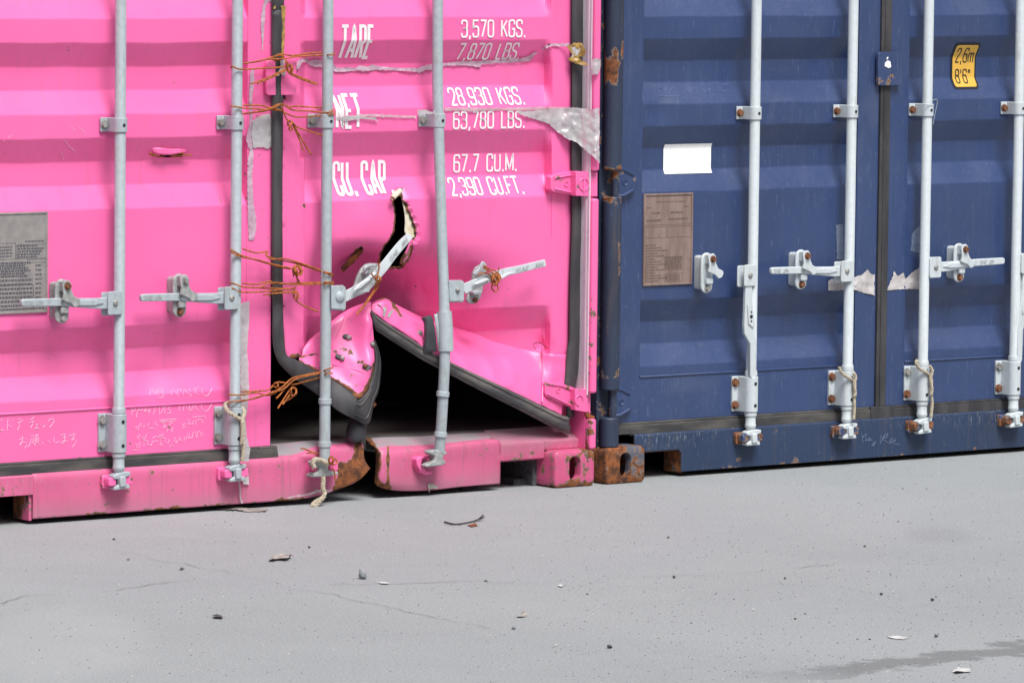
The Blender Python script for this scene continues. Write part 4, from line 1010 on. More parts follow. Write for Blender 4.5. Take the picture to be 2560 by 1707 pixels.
k = MB(); k.tube(smooth_path([ray(913, 1036, -.05), ray(902, 1052, -.035), ray(893, 1068, -.03), ray(890, 1088, -.03), ray(892, 1098, -.028)], 4), [.012+.02*math.sin(min(1, i/11)*1.7) if i < 14 else .032-.004*(i-13) for i in range(17)], 18)
obj('torn_gasket', k, M['rubber_dark'], pink)
k = MB(); k.tube(smooth_path([ray(918, 1022, -.05), ray(926, 1016, -.05), ray(936, 1011, -.048), ray(939, 1013, -.046)], 3), [.003, .005, .007, .008, .008, .007, .006, .005, .004, .002], 8); obj('rust_shard', k, M['rust'], dr)
# lettering
for txt, xl, xr, yt, yb, fat in (('TARE', 850, 929.6, 66, 144.7, .085), ('NET', 838, 901.6, 238, 318.4, .085), ('CU. CAP.', 829, 971, 405.7, 485, .075), ('3,570 KGS.', 1149.5, 1312, 51.7, 92.4, .062), ('7,870 LBS.', 1141, 1300, 110, 148, .062),
        ('28,930 KGS.', 1119, 1305, 220.5, 261.5, .062), ('63,780 LBS.', 1129, 1310, 279.5, 320, .062), ('67.7 CU.M.', 1130, 1290, 386.5, 428, .062), ('2,390 CU.FT.', 1119, 1303, 444, 486, .062)):
    pm = (xl+xr)/2
    y_ = dm(pm, yt); Z1 = ray(pm, yt, y_).z; y_ = dm(pm, yb); Z0 = ray(pm, yb, y_).z
    yb_ = dm(xl, (yt+yb)/2)
    X0 = ray(xl+4, (yt+yb)/2, dm(xl+4, (yt+yb)/2)).x; X1 = ray(xr, (yt+yb)/2, dm(xr, (yt+yb)/2)).x
    gp = .29 if fat > .07 else .20
    w_ = text_width(txt, gp)
    def f(u, v):
        x, z = X0+u*(Z1-Z0), Z0+v*(Z1-Z0); return Vector((x, dsurf(x, z)-.0026, z))
    ax = (X1-X0)/((Z1-Z0)*w_); hw = .055 if fat > .07 else .060
    obj('lettering', text_mesh(txt, f, hw, gp, .05, ax), M['ink_white'], dr, label='white lettering reading '+txt, flat=True)

# --- sill of the pink container, split and bent open
PS = M['pink_sill']
k = MB(); k.box(PX0+.162, -2.118, -.02, -.012, .09, .144); k.add([(PX0+.162, -.02, .144), (-2.118, -.02, .144), (-2.118, .05, .186), (PX0+.162, .05, .186)], [(0, 1, 2, 3)])
k.box(PX0+.162, -2.118, -.011, .3, .0885, .096); k.box(-2.128, -2.118, -.012, .075, .012, .088)
def W3(x, y, z): p = proj((x, y, z)); return (p[0], p[1], y)
def colw(x): return [W3(x, .05, .187), W3(x, .0, .158), W3(x, -.02, .142), W3(x, -.021, .10), W3(x, -.021, .055), W3(x, -.020, .017)]
def cols2rows(cols): return [[c[i] for c in cols] for i in range(6)]
LS = [colw(-2.118), colw(-1.95), colw(-1.75), colw(-1.55), colw(-1.40), colw(-1.31), colw(-1.245),
      colw(-1.16), [(765, 1101, .05), (790, 1113, .0), (800, 1128, -.022), (801, 1165, -.025), (802, 1202, -.026), (803, 1237, -.022)],
      [(818, 1098, .05), (842, 1108, .0), (853, 1123, -.026), (855, 1158, -.030), (856, 1192, -.032), (857, 1219, -.028)],
      [(858, 1096, .045), (878, 1102, -.004), (889, 1116, -.032), (892, 1148, -.040), (896, 1176, -.044), (899, 1199, -.042)],
      [(885, 1095, .04), (899, 1100, -.008), (908, 1114, -.036), (911, 1145, -.048), (920, 1163, -.055), (926, 1170, -.058)]]
tip = dense([(897, 1100), (908, 1114), (911, 1145), (927, 1168), (903, 1196)], 3, 0, 0, False)
rpoly = zE((950, 960), (1000, 950), (1050, 945), (1090, 920), (1140, 880), (1160, 820), (1175, 740), (1190, 640), (1345, 950), (1210, 1100), (1000, 1200), (900, 1210), (950, 1150))
def sillwear(x, y, z):
    p = proj((x, y, z)); w = .16
    if p[0] > 830: w += .62*ss(-6, 6, 10-dmin(p, rpoly)) if not inpoly(p, rpoly) else .7
    if z < .024: w += .22
    if x < -1.9 and z > .125: w += .1
    w += .22*math.exp(-((p[0]-700)/8)**2)+.12*math.exp(-((p[0]-718)/8)**2)
    return w
sl_, SLG = patch('sill', cols2rows(LS), PS, pink, 7, 5, .006, 'left part of the split pink sill', sillwear, lambda x, y, z: 1. if y > -.004 and z > .148 and x > -1.28 else .10+.30*ss(.09, .02, z))
obj('sill_end', k, PS, sl_, wear=lambda x, y, z: .62 if y > -.011 else (.38 if z < .1 else .14), dust=lambda x, y, z: .12)
RS = [[(915, 1096, .05), (925, 1108, .02), (938, 1126, .01), (939, 1160, .012), (937, 1190, .010), (936, 1203, .004)],
      [(930, 1094, .05), (941, 1110, .01), (951, 1132, -.018), (950, 1168, -.024), (946, 1198, -.020), (943, 1214, -.010)],
      [(958, 1092, .05), (968, 1112, .0), (976, 1133, -.026), (974, 1172, -.032), (971, 1206, -.030), (969, 1223, -.018)],
      [(1000, 1091, .05), (1010, 1112, .0), (1018, 1130, -.026), (1016, 1170, -.030), (1014, 1208, -.030), (1012, 1227, -.022)],
      [(1060, 1089, .05), (1070, 1110, .0), (1080, 1124, -.023), (1080, 1164, -.025), (1079, 1204, -.026), (1078, 1225, -.022)],
      [(1140, 1083, .05), (1150, 1102, .0), (1160, 1114, -.021), (1160, 1154, -.021), (1160, 1194, -.022), (1159, 1216, -.020)],
      [(1220, 1078, .05), (1230, 1094, .0), (1251, 1105, -.020), (1251, 1146, -.020), (1251, 1184, -.020), (1250, 1209, -.020)]]
r2 = dense([(921, 1100), (936, 1118), (945, 1134), (942, 1170), (941, 1212), (958, 1222)], 3, 0, 0, False)
def sillwear2(x, y, z):
    p = proj((x, y, z)); w = .16+.75*max(0., 1-dmin(p, r2)/13) if p[0] < 985 else .16
    if 945 < p[0] < 985: w += .5*math.exp(-((p[1]-1214)/12)**2)*(1-ss(960, 990, p[0]))+.5*math.exp(-((p[0]-970)/3.5)**2)*ss(1108, 1120, p[1])
    if z < .024: w += .16
    w += .42*math.exp(-((p[0]-1265)/45)**2-((p[1]-1094)/3.5)**2)
    return w
sr_, SRG = patch('sill', cols2rows(RS), PS, pink, 8, 5, .006, 'right part of the split pink sill', sillwear2, lambda x, y, z: 1. if y > -.006 and z > .15 else .10+.30*ss(.09, .02, z))
k = MB(); k.prism([(-.391, .144), (-.199, .144), (-.199, .092), (-.376, .092), (-.391, .078)], -.0205, -.012); k.add([(-.391, -.02, .144), (-.199, -.02, .144), (-.199, .05, .186), (-.391, .05, .186)], [(0, 1, 2, 3)])
k.add([(-.20, -.02, .144), (-.060, -.02, .144), (-.060, .05, .186), (-.2, .05, .186)], [(0, 1, 2, 3)]); k.box(-.199, -.060, -.02, -.012, .118, .144)
k.box(-.391, -.199, -.011, .3, .0885, .096)
obj('sill_end', k, PS, sr_, wear=lambda x, y, z: .30 if z < .1 else .14, dust=lambda x, y, z: .9 if z > .15 else (.35 if z > .14 else 0), bevel=.003)
k = MB(); k.box(-.215, -.199, .02, .30, .0, .09); k.box(-.26, -.215, .06, .30, .0, .02); obj('pocket_wall', k, M['stone_dark'], pink)
rp = lambda b: (lambda x, y, z: b+.45*math.exp(-z/.012)+(.35 if y < -.06 and x > -.09 and z > .07 else 0)+.25*math.exp(-((x+.118)/.03)**2)*(1 if .02 < z < .1 else .2))
casting(pink, PS, PX1-.162, PX1, rp(.26)); casting(pink, PS, PX0, PX0+.162, rp(.26))
k = MB(); k.box(-.060, -.039, -.05, .06, .118, 2.59); obj('corner_post', k, PK, pink, wear=lambda x, y, z: .15)
k = MB(); k.box(PX0+.002, PX0+.083, -.06, .06, .118, 2.59); obj('corner_post', k, PK, pink)
k = MB(); k.box(-.0640, -.060, -.064, .0, Zp(1466, 985, -.04), 2.5); k.box(-.0655, -.064, -.052, -.044, Zp(1466, 985, -.04), 2.5); obj('post_lining', k, M['dusty'], pink)
yb = -.064
hz = [Zp(1487, 428, yb), Zp(1487, 496, yb), Zp(1483, 982, yb), Zp(1481, 1046, yb)]
for a, b in ((hz[0], ZT), (hz[2], hz[1]), (.118, hz[3])):
    k = MB(); k.prism(rrect(-.060, -.034, a, b, .008), -.078, -.05); obj('hinge_bar', k, PK, pink, bevel=.006, wear=lambda x, y, z: .16+.28*math.exp(-((z-1.34)/.02)**2)+.25*math.exp(-((x+.06)/.006)**2)*ss(.7, .5, z))
k = MB(); k.tube(smooth_path([ray(1466, 1032, -.05), ray(1474, 1043, -.06), ray(1484, 1046, -.066)], 3), .009, 10); obj('torn_edge', k, M['rust'], pink)
# hinges
hw_ = lambda x, y, z: .22+.15*noise.noise((x*40, y*40, z*40))
k = MB(); pxprism(k, [(1377, 443), (1384, 438), (1414, 432), (1442, 428), (1494, 431), (1494, 492), (1440, 489), (1414, 485), (1384, 480), (1377, 473)], -.030, -.002)
pxprism(k, [(1440, 429), (1494, 431), (1494, 492), (1440, 490)], -.058, -.03)
for q in (0, 1): k.tube([ray(a, b, -.031) for a, b in (((1386, 446), (1413, 440), (1440, 436)), ((1386, 472), (1413, 478), (1440, 483)))[q]], .004, 8)
h = obj('hinge', k, PK, pink, bevel=.005, wear=hw_)
def ring(c, r, y, t): p = ray(*c, y); return [p+Vector((r*math.cos(a*.2618), 0, r*math.sin(a*.2618))) for a in range(25)]
k = MB(); k.tube(ring((1460, 461), .019, -.059, 0), .0028, 6); q = ray(1460, 461, -.059); k.box(q.x-.003, q.x+.003, q.y-.002, q.y+.002, q.z-.026, q.z+.026); obj('cast_ring', k, PK, h)
k = MB(); k.tube(ring((1416, 460), .008, -.031, 0), .0018, 6); obj('cast_ring', k, PK, h)
k = MB(); pxprism(k, [(1363, 960), (1368, 953), (1385, 954), (1425, 965), (1440, 972), (1470, 973), (1470, 1030), (1455, 1029), (1425, 1017), (1385, 1000), (1366, 990), (1362, 982)], -.034, -.004)
pxprism(k, [(1438, 972), (1470, 973), (1470, 1031), (1438, 1025)], -.060, -.034)
k.tube([ray(a, b, -.035) for a, b in ((1370, 959), (1405, 964), (1437, 978))], .004, 8); k.tube([ray(a, b, -.035) for a, b in ((1368, 984), (1400, 1000), (1437, 1018))], .004, 8)
h = obj('hinge', k, PK, pink, label='tilted lower hinge with chipped paint', bevel=.005, wear=lambda x, y, z: .30+.12*noise.noise((x*50, y*50, z*50)))
k = MB(); k.tube(ring((1448, 1000), .016, -.061, 0)[:19], .0028, 6); obj('cast_ring', k, PK, h)
k = MB(); k.tube(ring((1396, 976), .007, -.035, 0), .0018, 6); obj('cast_ring', k, PK, h)
cover_plate(pink, PK, -1.290, -1.180, 1.264, 1.370, lambda x, y, z: .12)
# lock rods and their fittings
kwp = lambda x, y, z: .30
X1, X2, X3 = PC-.587, PC-.168, PC+.168
r1 = straight_rod(pink, X1, GV, PK, kwp, (GB, GB, GB), tilt=.05); r2_ = straight_rod(pink, X2, GV, PK, kwp, (GB, GB, GB), tilt=.03)
handle_hub(r1, X1, -1, GV); handle_closed(r1, X1, -1, GV); handle_hub(r2_, X2, -1, GV); handle_closed(r2_, X2, -1, GV)
catch(pink, Xp(156, 756, -.052), ZH+.010, -1, M['cast'], (RB, GB)); catch(pink, Xp(450, 741, -.052), ZH+.012, -1, M['cast'], (GB, RB))
P3 = [(ZT, .017)]
za_, zb_ = Zp(813, 1003, YR), Zp(813, 1110, YR)
for zc in (za_, zb_): P3 += [(zc+.009, .0172), (zc+.008, .0205), (zc-.007, .0205), (zc-.008, .0172)]
P3 += [(zb_-.05, .0165), (zb_-.056, .012), (zb_-.075, .011)]
r3 = obj('lock_rod', MB().vert(X3, YR, P3), GV, pink); clamp(r3, X3, GB)
def px_cam(rod, pts, y0, y1, mat):
    m = MB(); pxprism(m, pts, y0, y1); return obj('cam_end', m, mat, rod, bevel=.005)
px_cam(r3, zE((655, 900), (680, 885), (720, 890), (760, 880), (800, 900), (835, 945), (840, 1000), (900, 1005), (950, 1010), (955, 1040), (900, 1055), (780, 1068), (650, 1075), (630, 1062), (640, 1040), (720, 1010), (735, 970), (690, 950), (655, 925)), -.075, -.045, M['cast'])
keeper(pink, X3, PK, lambda x, y, z: .25)
p4 = [(1103, -700, -.05), (1095, -60, -.05), (1093.6, 172, -.05), (1096, 300, -.055), (1104, 580, -.066), (1109, 720, -.078), (1112, 870, -.098), (1109, 960, -.095), (1102.5, 1075, -.080), (1098, 1128, -.070)]
path4 = smooth_path([ray(*p) for p in p4], 8)
r4_ = obj('lock_rod', MB().tube(path4, .0172, 20), GV, pink, label='bent galvanised lock rod')
X4 = ray(1096, 300, -.052).x; clamp(r4_, X4, GB, ZC-.004, -.054)
def collar(rod, px, py, y, tiltdx, r=.0208, h=.0085):
    q = ray(px, py, y); d = (ray(px+tiltdx, py-20, y)-q).normalized(); m = MB(); m.tube([q-d*h, q+d*h], r, 20); obj('collar', m, GV, rod, bevel=.002)
collar(r4_, 1107, 985, -.093, 2.5); collar(r4_, 1101.5, 1086, -.079, 2.5)
q = ray(1099, 1112, -.073)
px_cam(r4_, zD((250, 820), (280, 808), (310, 800), (380, 800), (420, 815), (425, 835), (390, 850), (385, 880), (412, 905), (410, 925), (370, 940), (320, 945), (240, 955), (228, 940), (280, 910), (310, 895), (315, 855), (275, 840)), -.085, -.055, M['cast'])
k = MB(); pxprism(k, zD((150, 880), (180, 860), (280, 855), (290, 870), (200, 880), (190, 920), (240, 985), (290, 990), (300, 1010), (240, 1025), (190, 1000), (150, 930)), -.055, -.022); obj('cam_keeper', k, PK, pink, bevel=.005, wear=lambda x, y, z: .32)
# handle of the third rod, wrenched upwards through the hole
def hub_px(rod, pts, y, pin, mat, big):
    m = MB(); pxprism(m, pts, y, y+.006); pxprism(m, [(a-2, b+3) for a, b in pts], y+.022, y+.028); o_ = obj('handle_hub', m, mat, rod, bevel=.0015)
    q = ray(*pin, y); m = MB(); r_ = .018 if big else .0085
    m.tube([q+Vector((0, .001, 0)), q+Vector((0, -.004, 0)), q+Vector((0, -.008, 0)), q+Vector((0, -.010, 0))], [r_, r_*.92, r_*.6, r_*.15], 18); obj('pivot_pin', m, GB if not big else GV, rod)
hub_px(r3, [(829, 714), (858, 713), (865, 719), (865, 771), (862, 774), (829, 772)], -.078, (850, 741.5), GV, True)
def bar_px(rod, P, wid, t, mat, label):                # P: px, py, y, half width in px
    A = [[], [], [], []]
    for i, (px, py, y, hw) in enumerate(P):
        a, b = P[max(i-1, 0)], P[min(i+1, len(P)-1)]; dx, dy = b[0]-a[0], b[1]-a[1]; L = math.hypot(dx, dy); nx, ny = -dy/L, dx/L
        for k_, (s_, o_) in enumerate(((-1, 0), (-1, t), (1, t), (1, 0))): A[k_].append(ray(px+nx*hw*s_, py+ny*hw*s_, y+o_))
    A = [catmull(r_, 4) for r_ in A]; m = MB(); n = len(A[0]); vs = [p for r_ in A for p in r_]
    fs = [(k_*n+i, k_*n+i+1, ((k_+1) % 4)*n+i+1, ((k_+1) % 4)*n+i) for k_ in range(4) for i in range(n-1)]+[(0, n, 2*n, 3*n), (4*n-1, 3*n-1, 2*n-1, n-1)]
    m.add(vs, fs)
    o_ = obj('handle', m, mat, rod, label=label, bevel=.002)
    bm = bmesh.new(); bm.from_mesh(o_.data); bmesh.ops.recalc_face_normals(bm, faces=bm.faces); bm.to_mesh(o_.data); bm.free()
    return o_
h3 = bar_px(r3, [(858, 744, -.068, 13), (885, 730, -.072, 13), (912, 716, -.080, 15), (940, 690, -.086, 12), (962, 664, -.086, 12), (980, 640, -.078, 11), (1004, 611, -.062, 11), (1026, 588, -.045, 9)], 0, .014, M['galv_pale'], 'handle wrenched upwards through the hole')
k = MB(); pxprism(k, zA((890, 1250), (960, 1170), (1060, 1110), (1130, 1050), (1150, 1060), (1060, 1150), (960, 1230)), -.094, -.084); pxprism(k, zA((905, 1255), (960, 1235), (1040, 1210), (1075, 1240), (1065, 1265), (980, 1275), (900, 1300)), -.080, -.066)
obj('handle_rib', k, M['galv_pale'], h3, bevel=.003)
a_, b_ = ray(972, 652, -.083), ray(1020, 594, -.052)
w_ = text_width('SAE JIN')
d_ = (b_-a_); n_ = Vector((-.6, 0, .8)); n_ = (n_-d_*(n_.dot(d_)/d_.length_squared)).normalized()
obj('raised_lettering', text_mesh('SAE JIN', lambda u, v: a_+d_*(.06+.85*u/w_)+n_*(v-.5)*.013+Vector((0, -.0035, 0)), .06, .17, .3), M['cast'], h3, flat=True)
def catch_px(pts, y, hole_, tongue, bolts, label):
    m = MB(); pxprism(m, pts, y, y+.012); c = obj('handle_catch', m, M['cast'], pink, label=label, bevel=.003)
    m = MB(); pxprism(m, tongue, y-.03, y-.022); pxprism(m, hole_, y-.022, y); obj('retainer', m, M['galv'], c, bevel=.0025)
    for p, mt in bolts: q = ray(*p, y); m = MB(); m.tube([q, q+Vector((0, -.008, 0))], .008, 10); obj('bolt', m, mt, c)
catch_px(zA((885, 1290), (900, 1200), (940, 1080), (985, 1000), (1030, 960), (1080, 950), (1150, 952), (1165, 975), (1130, 1060), (1080, 1140), (1000, 1240), (930, 1300)), .0, zA((1010, 1060), (1060, 1000), (1080, 1010), (1030, 1075)), zA((1005, 990), (1070, 962), (1140, 965), (1130, 990), (1050, 995), (1000, 1040)), [((915, 675), GB)], 'twisted catch behind the wrenched handle')
hub_px(r4_, zC((482, 552), (605, 550), (630, 568), (630, 745), (622, 756), (490, 758)), -.098, zC((562, 645))[0], GV, False)
h4 = bar_px(r4_, [(1158, 724, -.086, 13), (1185, 711, -.090, 12), (1225, 694, -.094, 11), (1262, 681, -.094, 10), (1300, 673, -.090, 9.5), (1335, 664, -.084, 9), (1364, 657, -.078, 9)], 0, .014, M['galv_pale'], 'handle bent up to the right')
k = MB(); pxprism(k, zC((720, 590), (800, 550), (860, 530), (885, 545), (830, 575), (760, 600)), -.104, -.094); pxprism(k, zC((975, 525), (1060, 480), (1125, 470), (1080, 500), (1000, 545)), -.106, -.094); obj('handle_rib', k, M['galv_pale'], h4, bevel=.003)
a_, b_ = ray(1290, 679, -.092), ray(1362, 660, -.080); d_ = b_-a_
obj('raised_lettering', text_mesh('SAE JIN', lambda u, v: a_+d_*(.05+.9*u/w_)+Vector((-.004, -.0035, (v-.45)*.014)), .06, .17, .3), M['cast'], h4, flat=True)
catch_px(zC((655, 745), (670, 700), (715, 570), (720, 480), (750, 425), (790, 400), (850, 400), (855, 440), (830, 540), (815, 640), (790, 730), (745, 780), (700, 785), (670, 772)), -.004, zC((715, 665), (770, 650), (808, 655), (805, 690), (730, 695)), zC((720, 485), (770, 440), (805, 370), (825, 366), (852, 395), (845, 420), (810, 440), (760, 500), (735, 505)), [(zC((730, 745))[0], RB)], 'tilted catch tied to the handle with wire')
# torn guide sleeve on the bent rod
q = smooth_path([ray(1110, 779, -.088), ray(1113, 820, -.094), ray(1114.5, 878, -.099)], 4); obj('guide_sleeve', MB().tube(q, .0245, 20), GV, r4_, bevel=.001)
patch('torn_bracket', [[(1053, 796, -.07), (1062, 792, -.082), (1077, 787, -.075)], [(1059, 808, -.07), (1069, 806, -.085), (1084, 803, -.082)], [(1060, 835, -.07), (1068, 838, -.088), (1089, 838, -.09)], [(1058, 862, -.07), (1065, 868, -.088), (1092, 874, -.092)], [(1051, 878, -.068), (1061, 883, -.08), (1094, 878, -.09)]], M['rubber_dark'], r4_, 5, 5, .004)
patch('torn_bracket', [[(1085, 786, -.082), (1098, 784, -.088)], [(1089, 815, -.086), (1098, 815, -.094)], [(1092, 845, -.088), (1100, 846, -.098)], [(1095, 874, -.09), (1102, 878, -.1)]], GV, r4_, 4, 5, .004)

# --- remains of tape, foil and glue
def fs(x, z):
    if x < -1.25: return sP1(x, z)
    if x < -.19: return dsurf(x, z)-.0015
    if x < -.150: return -.005
    return -.005-.082*max(0., min(1., (x+.150)/.088))
torn('tape_strip', pink, M['tape'], z2((530, 400), (560, 385), (600, 380), (605, 400), (640, 390), (690, 395), (700, 420), (770, 425), (800, 445), (860, 440), (910, 445), (940, 430), (1000, 435), (1010, 420), (1060, 435), (1120, 440), (1200, 445), (1300, 445), (1350, 450), (1375, 430), (1410, 420), (1410, 460), (1370, 458), (1330, 480), (1290, 468), (1150, 460), (1050, 458), (980, 467), (920, 462), (870, 467), (820, 472), (780, 470), (700, 442), (650, 437), (620, 432), (590, 407), (560, 412), (545, 450), (525, 460)), fs, .002, 11, .004, cell=4)
torn('tape_strip', pink, M['tape'], z3((0, 452), (60, 430), (100, 422), (180, 412), (300, 402), (420, 397), (560, 392), (690, 382), (740, 362), (785, 338), (790, 350), (762, 376), (750, 397), (690, 408), (560, 413), (430, 422), (420, 440), (380, 434), (300, 428), (180, 431), (100, 462), (60, 452), (15, 482)), fs, .002, 12, .004, cell=4)
torn('tape_strip', pink, M['tape'], z3((818, 322), (850, 295), (875, 283), (940, 286), (1000, 284), (1010, 305), (960, 304), (900, 302), (870, 310), (840, 325)), fs, .002, 13, .003, cell=4)
torn('tape_strip', pink, M['tape_clear'], z3((190, 705), (400, 705), (600, 705), (850, 700), (1030, 700), (1030, 722), (850, 724), (600, 722), (400, 728), (190, 726)), fs, .002, 14, .003, cell=4)
torn('tape_strip', pink, M['tape_clear'], z2((780, 768), (850, 757), (1000, 745), (1150, 753), (1310, 758), (1310, 773), (1150, 768), (1000, 762), (900, 772), (850, 790), (800, 788)), fs, .002, 15, .003, cell=4)
torn('foil_scrap', pink, M['foil'], z2((825, 775), (860, 757), (960, 762), (1040, 768), (1062, 796), (1030, 784), (950, 778), (880, 788), (835, 790)), fs, .005, 16, .006, cell=4)
torn('foil_scrap', pink, M['foil'], zP((-160, 655), (0, 642), (170, 630), (330, 618), (400, 628), (460, 636), (515, 622), (521, 820), (515, 880), (522, 1075), (500, 1052), (450, 1004), (390, 954), (330, 902), (250, 872), (170, 812), (100, 748), (0, 716), (-90, 690)), fs, .004, 17, .012, 'torn silver foil tape', cell=4)
torn('foil_scrap', pink, M['foil'], z3((1150, 388), (1175, 382), (1205, 390), (1208, 430), (1192, 485), (1150, 490)), fs, .003, 18, .005, cell=4)
torn('glue_smear', pink, M['glue'], zP((250, 125), (300, 95), (370, 88), (390, 120), (408, 160), (395, 200), (340, 205), (400, 250), (425, 270), (390, 272), (320, 262), (270, 235), (262, 220), (300, 190), (275, 150)), fs, .004, 19, .007, cell=4)
torn('foil_scrap', pink, M['foil'], zP((285, 130), (340, 118), (365, 140), (340, 190), (290, 210), (300, 160)), fs, .008, 20, .006, cell=4)
torn('glue_smear', pink, M['glue'], zG((665, 122), (740, 100), (830, 115), (890, 118), (897, 160), (882, 400), (872, 800), (852, 1150), (815, 1150), (813, 800), (823, 400), (815, 205), (760, 168), (660, 178)), lambda x, z: -.021, .002, 21, .002, cell=4)
torn('tape_strip', dl, M['tape'], zG((560, -60), (640, -60), (655, 30), (560, 45), (505, 110), (492, 300), (482, 480), (460, 800), (448, 1000), (425, 1000), (432, 800), (402, 500), (410, 350), (440, 150), (470, 20)), sP1, .001, 22, .002, cell=4)
torn('tape_strip', dl, M['tape'], z2((225, 470), (247, 440), (252, 520), (236, 640), (241, 900), (246, 1000), (236, 1150), (246, 1340), (262, 1420), (262, 1510), (245, 1568), (215, 1568), (208, 1400), (205, 1200), (205, 1080), (220, 980), (195, 910), (222, 800), (215, 650)), sP1, .001, 23, .003, cell=4)
torn('foil_scrap', dl, M['foil'], z2((238, 790), (300, 752), (350, 742), (375, 800), (378, 945), (340, 975), (300, 960), (242, 968), (232, 880)), sP1, .003, 24, .007, cell=4)
torn('foil_scrap', dl, M['foil'], zH((108, 205), (168, 190), (165, 290), (158, 420), (150, 520), (160, 600), (160, 700), (165, 760), (155, 880), (140, 960), (150, 1080), (172, 1160), (160, 1250), (130, 1250), (112, 1000), (108, 600)), lambda x, z: min(sP1(x, z), -.003), .012, 25, .009, 'long strip of torn foil beside the second rod', cell=4)
torn('foil_scrap', pink, M['foil'], zH((118, 1290), (155, 1280), (165, 1385), (125, 1390)), lambda x, z: -.022, .004, 26, .006, cell=4)
torn('foil_scrap', pink, M['foil'], zG((800, 1200), (860, 1170), (890, 1190), (850, 1310), (900, 1380), (890, 1490), (840, 1490), (800, 1450), (740, 1500), (720, 1470), (780, 1370)), lambda x, z: -.026, .003, 27, .006, cell=4)
torn('foil_scrap', pink, M['foil'], z3((10, 720), (60, 718), (110, 735), (140, 690), (180, 710), (188, 745), (120, 742), (60, 745), (12, 755)), lambda x, z: -.055, .003, 28, .006, cell=4)
torn('tape_strip', pink, M['tape_clear'], zE((355, 1310), (400, 1290), (500, 1275), (600, 1260), (690, 1215), (760, 1215), (880, 1215), (850, 1245), (720, 1245), (650, 1270), (560, 1290), (450, 1300), (370, 1322)), lambda x, z: -.030, .004, 29, .004, cell=4)
torn('foil_scrap', pink, M['litter'], zE((1980, 1170), (2000, 1140), (2060, 1155), (2105, 1180), (2090, 1205), (2010, 1205), (1998, 1250), (1990, 1210)), lambda x, z: -.026, .004, 30, .005, cell=4)

# ------------------------------------------------------------------ rusty wire ties
WR = .0025
def wire(name_pts, label, group=None, r=WR, mat=None, name='wire_tie', cat='wire'):
    mb = MB()
    for P in name_pts: mb.tube(smooth_path([ray(*p) if len(p) == 3 else p for p in P], 5), r, 6)
    c = sum(mb.v, Vector())/len(mb.v); zlo = min(p.z for p in mb.v)
    o = obj(name, mb, mat or M['wire'], None, off=Vector((c.x, c.y, zlo)))
    return tag(o, label, cat, group)
def Y(pts, y): return [(a, b, y) for a, b in pts]
def coil(c, r, n, y0, sx=1., sy=1., ph=0.):
    return [(c[0]+r*sx*math.cos(ph+i*.9)*(1-.03*i), c[1]+r*sy*math.sin(ph+i*.9)*(1-.02*i), y0-.0035*(i % 3)-.0006*i) for i in range(n)]
GW = 'rusty wires tying the pink doors together'
fr, bk = -.072, -.030                               # in front of and behind a rod
def lp(pts, l=(0, 0), r=(0, 0)): return pts
# 1
wire([[(578, 170, -.045)]+Y(z2((105, 435), (140, 450), (185, 455)), fr)+Y(z2((300, 448), (430, 440), (470, 425), (455, 395)), -.05),
      [(615, 157, -.03)]+Y(z2((190, 415), (290, 400), (380, 370), (430, 365), (440, 385), (385, 398), (375, 380), (420, 355), (500, 365), (600, 350), (690, 345)), -.04),
      Y(z2((190, 418), (320, 392), (450, 385), (520, 372), (690, 362)), -.046)+Y(z2((740, 360), (772, 358)), fr)+[(836, 133, -.045)],
      coil((724, 170), 8, 16, -.05, 1, 1.2), Y(z2((455, 395), (465, 430), (490, 440), (505, 455), (480, 480), (460, 450)), -.056),
      Y(z2((470, 445), (380, 490), (300, 525), (222, 550)), -.05), Y(z2((465, 455), (390, 495), (270, 548)), -.054), Y(z2((480, 475), (560, 510), (665, 550)), -.05), Y(z2((478, 482), (560, 520), (655, 552)), -.053)],
     'topmost rusty wire tie, knotted on the pink cover plate under the TARE line', GW)
# 2
wire([[(578, 266, -.045)]+Y(z2((105, 695), (150, 702), (185, 708)), fr)+Y(z2((300, 715), (430, 722)), -.045),
      [(615, 263, -.03)]+Y(z2((185, 690), (300, 690), (350, 705), (420, 680), (480, 700), (520, 695), (600, 700), (690, 705)), -.042),
      Y(z2((110, 747), (185, 742), (250, 735), (380, 705), (430, 680), (500, 720), (600, 725), (690, 735)), -.05)+Y(z2((740, 735), (770, 715)), fr),
      Y(z2((185, 745), (300, 730), (400, 715), (520, 765), (690, 755)), -.046)+Y(z2((740, 752), (772, 745)), fr)+[(836, 280, -.045)],
      Y(z2((425, 690), (445, 740), (460, 775), (480, 800)), -.05), coil((724, 308), 6, 12, -.05, 1, 1.3), coil((727, 322), 5, 8, -.055), Y(z2((490, 790), (530, 830), (600, 855), (712, 892)), -.05),
      Y(z2((495, 800), (540, 900), (570, 985)), -.045), Y(z2((500, 800), (560, 910), (622, 1012)), -.048)],
     'rusty wire tie at the rod clamps beside the NET line, four loose ends hanging', GW)
